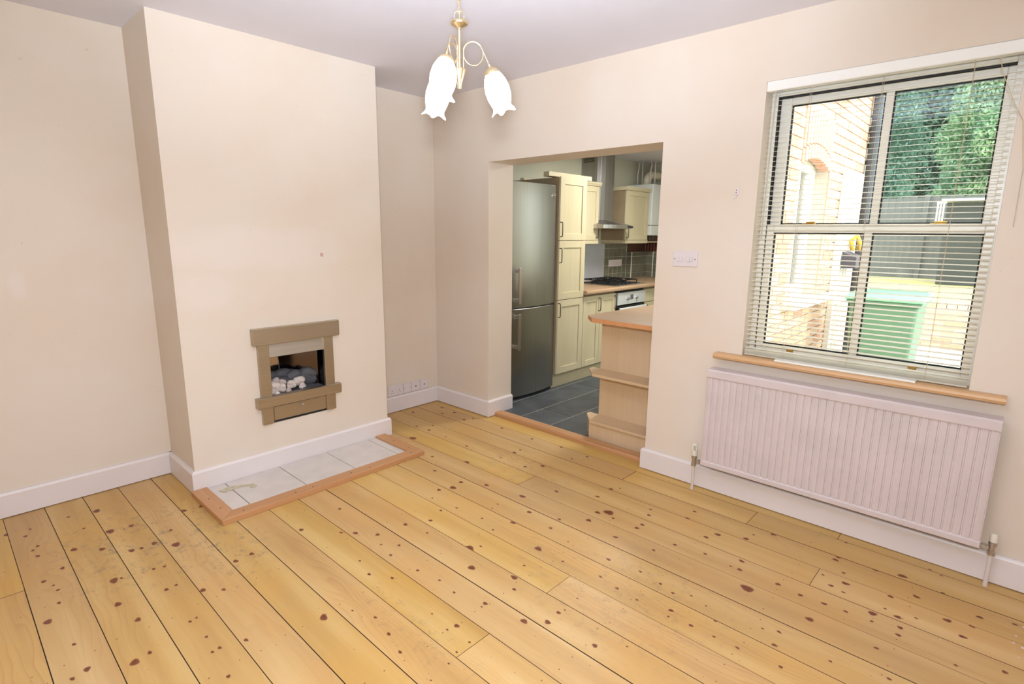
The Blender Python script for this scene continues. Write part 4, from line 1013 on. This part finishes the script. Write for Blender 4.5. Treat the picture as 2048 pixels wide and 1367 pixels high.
# back door frame beside the window, seen very obliquely
bd = struct(framex('door_1', 2.78, 3.40, .0, 2.05, .055, OX+.002, OX+.05, UPVC, None))
for i in range(5): bx('glazing_bar', UPVC, bd, OX+.005, OX+.045, 2.88+i*.10, 2.895+i*.10, .06, 1.99)
bx('pane', GLASS, bd, OX+.012, OX+.018, 2.836, 3.344, .06, 1.99)
for i in range(4): bx('cross_bar', UPVC, bd, OX+.005, OX+.04, 2.836, 3.344, .45+i*.38, .465+i*.38)
# meter box
mb_ = thing('wall_box', (OX, 2.6, 1.17), 'dark grey box mounted on the outside brick wall', 'box')
MB().prism([(OX+.051, 1.17), (OX+.17, 1.17), (OX+.17, 1.27), (OX+.051, 1.32)], 2.90, 3.2, 1).build('casing', plain('dark grey box', (70, 66, 76), .5), mb_, .004)
yc = MB().tube([(OX+.09, 3.1, 1.33), (OX+.07, 3.1, 1.42), (OX+.11, 3.12, 1.47), (OX+.13, 3.16, 1.40), (OX+.12, 3.2, 1.34)], .022, 8).build('hanging_cloth', YELL, None, smooth=True)
tag(yc, 'yellow looped strap on top of the dark box outside', 'strap')
# drainpipe
dp = thing('drainpipe', (OX+.06, 3.66, 0), 'dark drainpipe running down the corner of the brick wall outside', 'drainpipe')
MB().cyl((OX+.055, 3.60, -.02), (OX+.055, 3.60, 3.05), .045, n=18).build('pipe', BLACKP, dp, smooth=False)
for z in (.4, 1.55, 2.45): MB().cyl((OX+.055, 3.60, z), (OX+.055, 3.60, z+.05), .053, n=18).build('pipe_collar', BLACKP, dp)
autosmooth(bpy.data.objects['pipe'], .6) if bpy.data.objects['pipe'].type == 'MESH' else None
# wheelie bin
wb_ = thing('wheelie_bin', (2.88, 2.46, 0), 'green wheelie bin with pale green lid standing outside the window', 'bin')
m = MB(); z0, z1 = .0, .93; c0 = (2.68, 3.06, 2.26, 2.66); c1 = (2.635, 3.105, 2.20, 2.72)
vs = [(c0[0], c0[2], z0), (c0[1], c0[2], z0), (c0[1], c0[3], z0), (c0[0], c0[3], z0), (c1[0], c1[2], z1), (c1[1], c1[2], z1), (c1[1], c1[3], z1), (c1[0], c1[3], z1)]
m.add(vs, [(0, 3, 2, 1), (4, 5, 6, 7), (0, 1, 5, 4), (1, 2, 6, 5), (2, 3, 7, 6), (3, 0, 4, 7)]); m.build('bin_body', BING, wb_, .02)
MB().box(2.615, 3.125, 2.18, 2.74, .925, .955).build('rim', BING, wb_, .008)
lid = MB().prism([(2.17, .956), (2.17, .972), (2.30, 1.00), (2.62, 1.012), (2.76, .995), (2.76, .956)], 2.605, 3.135, 0).build('lid', BINL, wb_, .01)
MB().tube([(2.66, 2.76, .97), (2.66, 2.82, .99), (3.08, 2.82, .99), (3.08, 2.76, .97)], .014, 8).build('handle_bar', BING, wb_)
for x in (2.63, 3.08): MB().cyl((x, 2.70, .10), (x+.035, 2.70, .10), .10, n=20).build('wheel', DARK, wb_)
wb_.location.z = -.0
# green hose pile near the wall
hs_ = MB()
for i in range(5): hs_.tube([(OX+.19+.13*math.cos(a)+.01*i, 1.80+.13*math.sin(a), .02+.035*i) for a in [2*PI*k/18 for k in range(18)]], .016, 6, True)
o = hs_.build('garden_hose', TEAL, None, smooth=True); tag(o, 'coiled teal garden hose on the ground by the brick wall', 'hose')
o.location = (0, 0, .0)
# low retaining wall
rw = struct(bx('wall_retaining', MORTAR, None, -6, 12, 6.305, 6.419, -.1, .53))
for r_ in range(7):
    x = 1.2-(.11 if r_ % 2 else 0)
    while x < 4.4:
        bx('brick', BRICK, rw, x+.005, x+.215, 6.296, 6.306, r_*.075-.02, r_*.075+.045); x += .22
x = 1.2
while x < 4.4: bx('coping_brick', BRICK, rw, x+.004, x+.106, 6.29, 6.43, .53, .60); x += .11
# shrubs of gravel bed in front of the fence
# fence
fe = thing('garden_fence', (1, 12, .575), 'dark weathered close-board fence across the end of the garden', 'fence')
fm = MB().box(0, .128, 0, .02, .575, 2.32).mesh('board'); fm.materials.append(FENCE)
for i in range(70):
    o = bpy.data.objects.new('board', fm); COL.objects.link(o); attach(o, fe)
    o.location = (-3.6+i*.13, 12+random.uniform(-.006, .006), random.uniform(-.02, .02))
for x in [-3.6+k*1.82 for k in range(6)]: bx('post', FENCE, fe, x, x+.09, 11.93, 12.0, .575, 2.36)
bx('gravel_board', FENCE, fe, -3.6, 5.5, 11.96, 11.998, .576, .76)
# shed
sh = thing('garden_shed', (3.3, 10.7, .575), 'small dark garden shed with white roof edge in front of the fence', 'shed')
SHD = plain('dark shed boards', (58, 62, 60), .8)  # the boards' own dark tone
bx('front_wall', SHD, sh, 2.42, 4.4, 10.3, 10.34, .576, 2.10)
bx('side_wall', SHD, sh, 2.42, 2.46, 10.34, 11.3, .576, 2.10)
for i in range(3): bx('batten', UPVC, sh, 2.27+i*.045, 2.295+i*.045, 10.28, 10.31, 1.60, 2.12)
for z in (1.60, 2.09): bx('batten_rail', UPVC, sh, 2.26, 2.41, 10.31, 10.33, z, z+.03)
MB().prism([(10.15, 2.125), (10.15, 2.165), (11.3, 2.20), (11.3, 2.15)], 2.34, 4.5, 0).build('roof', plain('pale roof felt', (222, 228, 228), .7), sh)
# trees: a trunk and a crown of leaves each
def tree(x, y, zb_, crowns, nleaf, mat, label, size=.055):
    t = thing('garden_tree', (x, y, zb_), label, 'tree')
    m = MB().cyl((x, y, zb_-.3), (x+.1, y, zb_+1.6), .14, .10, 8)
    for (cx, cy, cz, rx, ry_, rz_) in crowns: m.cyl((x+.1, y, zb_+1.5), (cx, cy, cz), .07, .02, 6)
    m.build('trunk', BARK, t)
    vol = [c[3]*c[4]*c[5] for c in crowns]; tot = sum(vol); V = []
    for c, vl in zip(crowns, vol):
        n = int(nleaf*vl/tot)
        d = rng.normal(size=(n, 3)); d /= np.linalg.norm(d, axis=1)[:, None]
        rr = rng.uniform(.55, 1.0, n)**.6; lump = 1+.16*np.sin(d[:, 0]*7+c[0])*np.sin(d[:, 2]*6+c[1])+.1*np.sin(d[:, 1]*11)
        V.append(np.array(c[:3])+d*(rr*lump)[:, None]*np.array(c[3:]))
    C_ = np.concatenate(V); n = len(C_)
    a = rng.normal(size=(n, 3)); a /= np.linalg.norm(a, axis=1)[:, None]; b_ = np.cross(a, rng.normal(size=(n, 3))); b_ /= np.linalg.norm(b_, axis=1)[:, None]
    sz = rng.uniform(.6, 1.3, n)[:, None]*size
    P = np.stack([C_-a*sz, C_-b_*sz*.45, C_+a*sz, C_+b_*sz*.45], 1).reshape(-1, 3)
    me = bpy.data.meshes.new('foliage'); me.vertices.add(4*n); me.vertices.foreach_set('co', P.ravel())
    me.loops.add(4*n); me.loops.foreach_set('vertex_index', np.arange(4*n, dtype=np.int32)); me.polygons.add(n)
    me.polygons.foreach_set('loop_start', np.arange(0, 4*n, 4, dtype=np.int32)); me.update(calc_edges=True); me.validate()
    o = mesh_obj('foliage', me, mat, t); o['kind'] = 'stuff'
    return t
tree(2.85, 14.3, .575, [(2.95, 14.3, 3.7, 1.2, 1.2, 1.5), (2.95, 14.3, 5.9, 1.2, 1.1, 1.2), (2.6, 14.2, 2.4, .85, .8, .7)], 40000, LEAF1, 'leafy mid-green garden tree rising behind the shed and fence')
tree(.0, 14.8, .575, [(.0, 14.8, 3.9, 1.3, 1.2, 1.7), (.0, 14.8, 6.2, 1.3, 1.2, 1.3), (.2, 14.2, 2.5, 1.0, .8, .7)], 40000, LEAF2, 'dark green garden tree beyond the fence next to the drainpipe')
tree(1.2, 18.6, .575, [(1.4, 18.6, 4.6, 3.0, 1.3, 3.2), (1.7, 17.9, 4.2, 1.6, .8, 2.6), (1.5, 17.9, 7.2, 1.6, .8, 1.6), (.6, 18.6, 8.6, 3.0, 1.4, 1.8), (3.6, 18.6, 6.0, 2.5, 1.3, 2.8)], 110000, LEAF2, 'tallest dark tree furthest back beyond the fence', .10)
